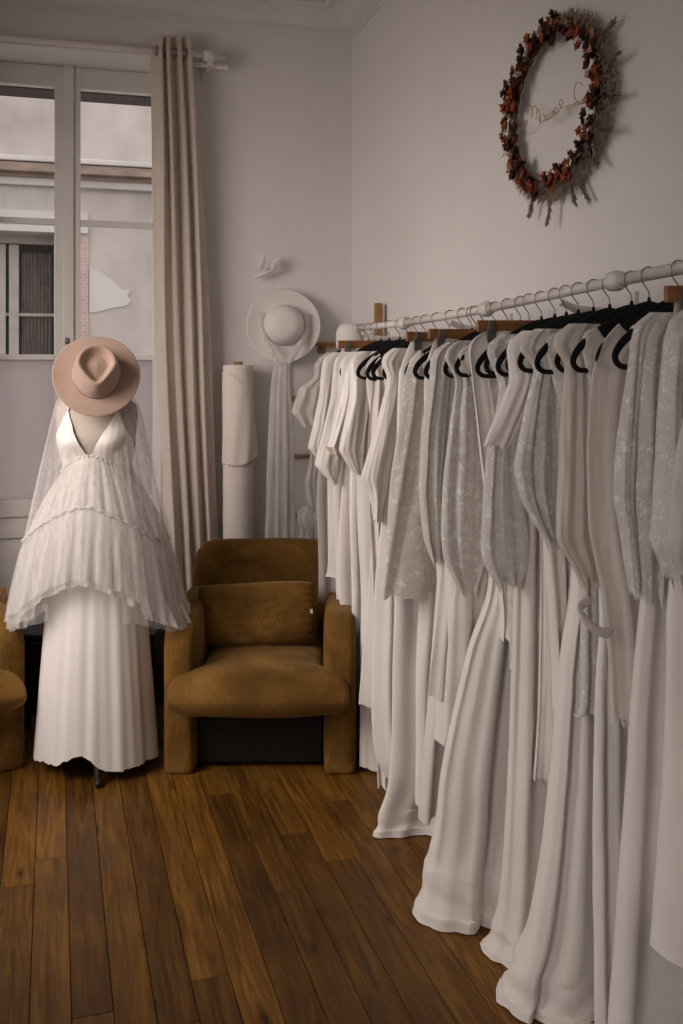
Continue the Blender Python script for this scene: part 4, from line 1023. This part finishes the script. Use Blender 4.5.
# ------------------------------------------------------------ wreath
wc = atX(552, 107, WX - .04)
wr_ = thing('dried_flower_wreath', 'oval wreath of rust dried flowers and pampas with gold wire lettering', 'wreath', wc)
RW, RH = .335, .262
RW, RH = .290, .246
rw = random.Random(12)
def onring(a, k=1.0): return Vector((WX - .034, wc.y + RW * k * math.cos(a), wc.z + RH * k * math.sin(a)))   # a=0 far side (+Y)
bm = BM()
for q in range(4):
    pts = []
    for i in range(81):
        a = 2 * PI * i / 80; p = onring(a); o_ = Vector((.010 * math.sin(9 * a + q * 1.6), .010 * math.cos(9 * a + q * 1.6) * math.cos(a), .010 * math.cos(9 * a + q * 1.6) * math.sin(a))); pts.append(p + o_)
    wire(bm, pts, .006, 6)
obj('vine_ring', bm, 'vine', wr_, smooth=True)
def leaf(bm, p, d, up, L, w):
    d = d.normalized(); s = d.cross(up).normalized(); nn = s.cross(d)
    v = [bm.verts.new(p), bm.verts.new(p + d * L * .45 + s * w + nn * L * .1), bm.verts.new(p + d * L + nn * L * .0), bm.verts.new(p + d * L * .45 - s * w + nn * L * .1), bm.verts.new(p + d * L * .5 - nn * L * .06)]
    for f in ((0, 1, 4), (1, 2, 4), (2, 3, 4), (3, 0, 4)): bm.faces.new([v[i] for i in f])
def flower(bm, p, nrm, r, rr):
    for i in range(11):
        a = 2 * PI * i / 5.5 + rr.random(); t = (Vector((0, math.cos(a), math.sin(a))) + nrm * rr.uniform(.2, .9)); leaf(bm, p, t, nrm, r * rr.uniform(.7, 1.1), r * .35)
for mat, cnt, sz, nm in (('rust', 110, .021, 'rust_flowers'), ('burgundy', 170, .022, 'burgundy_leaves'), ('peach', 70, .017, 'peach_flowers')):
    bm = BM()
    for i in range(cnt):
        a = rw.uniform(0, 2 * PI)
        p = onring(a, rw.uniform(.90, 1.10)) + Vector((-rw.uniform(.0, .035), rw.uniform(-.015, .015), rw.uniform(-.015, .015)))
        nrm = Vector((-1, rw.uniform(-.6, .6), rw.uniform(-.6, .6))).normalized()
        flower(bm, p, nrm, sz * rw.uniform(.7, 1.2), rw)
    o = obj(nm, bm, mat, wr_); o['kind'] = 'stuff'
bm = BM()
def plume(a, out, L, n, spread):
    p0 = onring(a); d = Vector((rw.uniform(-.25, .1), out[0], out[1])).normalized()
    for i in range(n):
        t = rw.random(); p = p0 + d * L * t; q = d * .8 + Vector((rw.uniform(-1, .4), rw.uniform(-1, 1), rw.uniform(-1, 1))) * spread
        p.x = min(p.x, WX - .012); leaf(bm, p, q, Vector((-1, .2, .3)), rw.uniform(.012, .028), .0013)
for i in range(6500):
    a = rw.uniform(0, 2 * PI); low = max(0, -math.sin(a)) * .6 + max(0, -math.cos(a)) * .8
    if rw.random() > .35 + low: continue
    out = Vector((rw.uniform(-.5, .15), math.cos(a) + rw.uniform(-.9, .9), math.sin(a) - .35 + rw.uniform(-.9, .9)))
    p = onring(a, 1 + rw.uniform(-.05, .08 + .16 * low * rw.random())); p.x = min(WX - .012, p.x + rw.uniform(-.02, .02))
    leaf(bm, p, out, Vector((-1, .2, .3)), rw.uniform(.012, .035), .0007)
for a in (PI + .55, PI + .2, PI - .15, PI + .8, -.5 * PI - .35, -.5 * PI, PI - .5, -.5 * PI + .4, PI + 1.15):
    out = (math.cos(a) + rw.uniform(-.3, .3), math.sin(a) + rw.uniform(-.3, .3)); plume(a, out, rw.uniform(.09, .13), 200, .45)
o = obj('pampas_plumes', bm, 'pampas', wr_); o['kind'] = 'stuff'
bm = BM(); p = onring(PI / 2); wire(bm, [(p.x - .02, p.y, p.z), (WX - .0005, p.y, p.z)], .003); obj('nail', bm, 'steel', wr_)
# lettering
def L(pts, sub=4, r=.0016):
    pp = [tuple(atX(500 + x / 5.69, 60 + y / 5.69, WX - .05)) for x, y in pts]; wire(bm, cr(pp, len(pp) * sub), r, 6)
bm = BM()
L([(88, 410), (110, 408), (130, 395), (150, 375), (155, 340)])
L([(158, 305), (160, 280), (170, 262), (182, 270), (184, 300), (181, 328), (184, 290), (194, 264), (206, 268), (208, 300), (205, 336), (210, 300), (216, 278), (224, 290), (222, 330), (226, 352)])
L([(254, 318), (240, 314), (229, 330), (231, 352), (243, 352), (253, 336), (255, 316), (256, 338), (262, 345), (268, 330), (266, 308), (268, 328), (276, 338), (284, 322), (284, 300), (286, 322), (294, 328)])
L([(294, 328), (300, 312), (296, 296), (303, 290), (310, 300), (306, 318)])
L([(308, 304), (322, 296), (328, 276), (318, 268), (309, 282), (312, 302), (324, 308), (336, 290), (348, 262), (358, 236), (350, 226), (339, 240), (340, 262), (354, 274), (380, 266), (420, 250), (455, 236), (485, 222)])
L([(372, 284), (400, 274), (440, 256), (470, 246), (490, 232)])
L([(468, 140), (452, 128), (436, 132), (424, 160), (422, 195), (428, 222), (444, 240), (464, 244), (478, 232), (470, 222), (460, 234)])
obj('wire_lettering', bm, 'wire', wr_, smooth=True, label='thin gold wire bent into cursive lettering')

# ------------------------------------------------------------ light
w = bpy.data.worlds.new('world'); sc.world = w; w.use_nodes = True
bg = w.node_tree.nodes['Background']; bg.inputs[1].default_value = 2.25
wn = w.node_tree; tc = wn.nodes.new('ShaderNodeTexCoord'); sx_ = wn.nodes.new('ShaderNodeSeparateXYZ'); wrp = wn.nodes.new('ShaderNodeValToRGB')
wn.links.new(tc.outputs['Generated'], sx_.inputs[0]); wn.links.new(sx_.outputs[2], wrp.inputs[0]); wn.links.new(wrp.outputs[0], bg.inputs[0])
wrp.color_ramp.elements[0].position = .0; wrp.color_ramp.elements[0].color = (.20, .18, .165, 1); wrp.color_ramp.elements[1].position = .08; wrp.color_ramp.elements[1].color = (1, .955, .93, 1)
def area(name, loc, rot, sx, sy, e, col, spread=PI):
    l = bpy.data.lights.new(name, 'AREA'); l.shape = 'RECTANGLE'; l.size = sx; l.size_y = sy; l.energy = e; l.color = col; l.spread = spread
    o = bpy.data.objects.new(name, l); C.objects.link(o); o.location = loc; o.rotation_euler = rot; return o
# daylight through the far left window, fill added at the near one (-Z of the lamp faces the room and slightly down)
def aim(d): return Vector(d).to_track_quat('-Z', 'Y').to_euler()
area('daylight_far_window', (WL + .03, 3.1, 2.05), aim((1, .62, -.55)), 1.4, 1.4, 32, (1, .865, .785), 2.0)
area('near_window_fill', (WL + .03, .2, 2.05), aim((1, .45, -.50)), 1.4, 1.4, 9.5, (1, .865, .785), 2.0)  # added fill for the near dresses, no such window in view
for o in list(bpy.data.objects):
    if '_abs' in o: del o['_abs']
sc.view_settings.view_transform = 'Standard'; sc.view_settings.look = 'None'; sc.view_settings.gamma = 1; sc.view_settings.use_curve_mapping = False
sc.view_settings.exposure = -.38
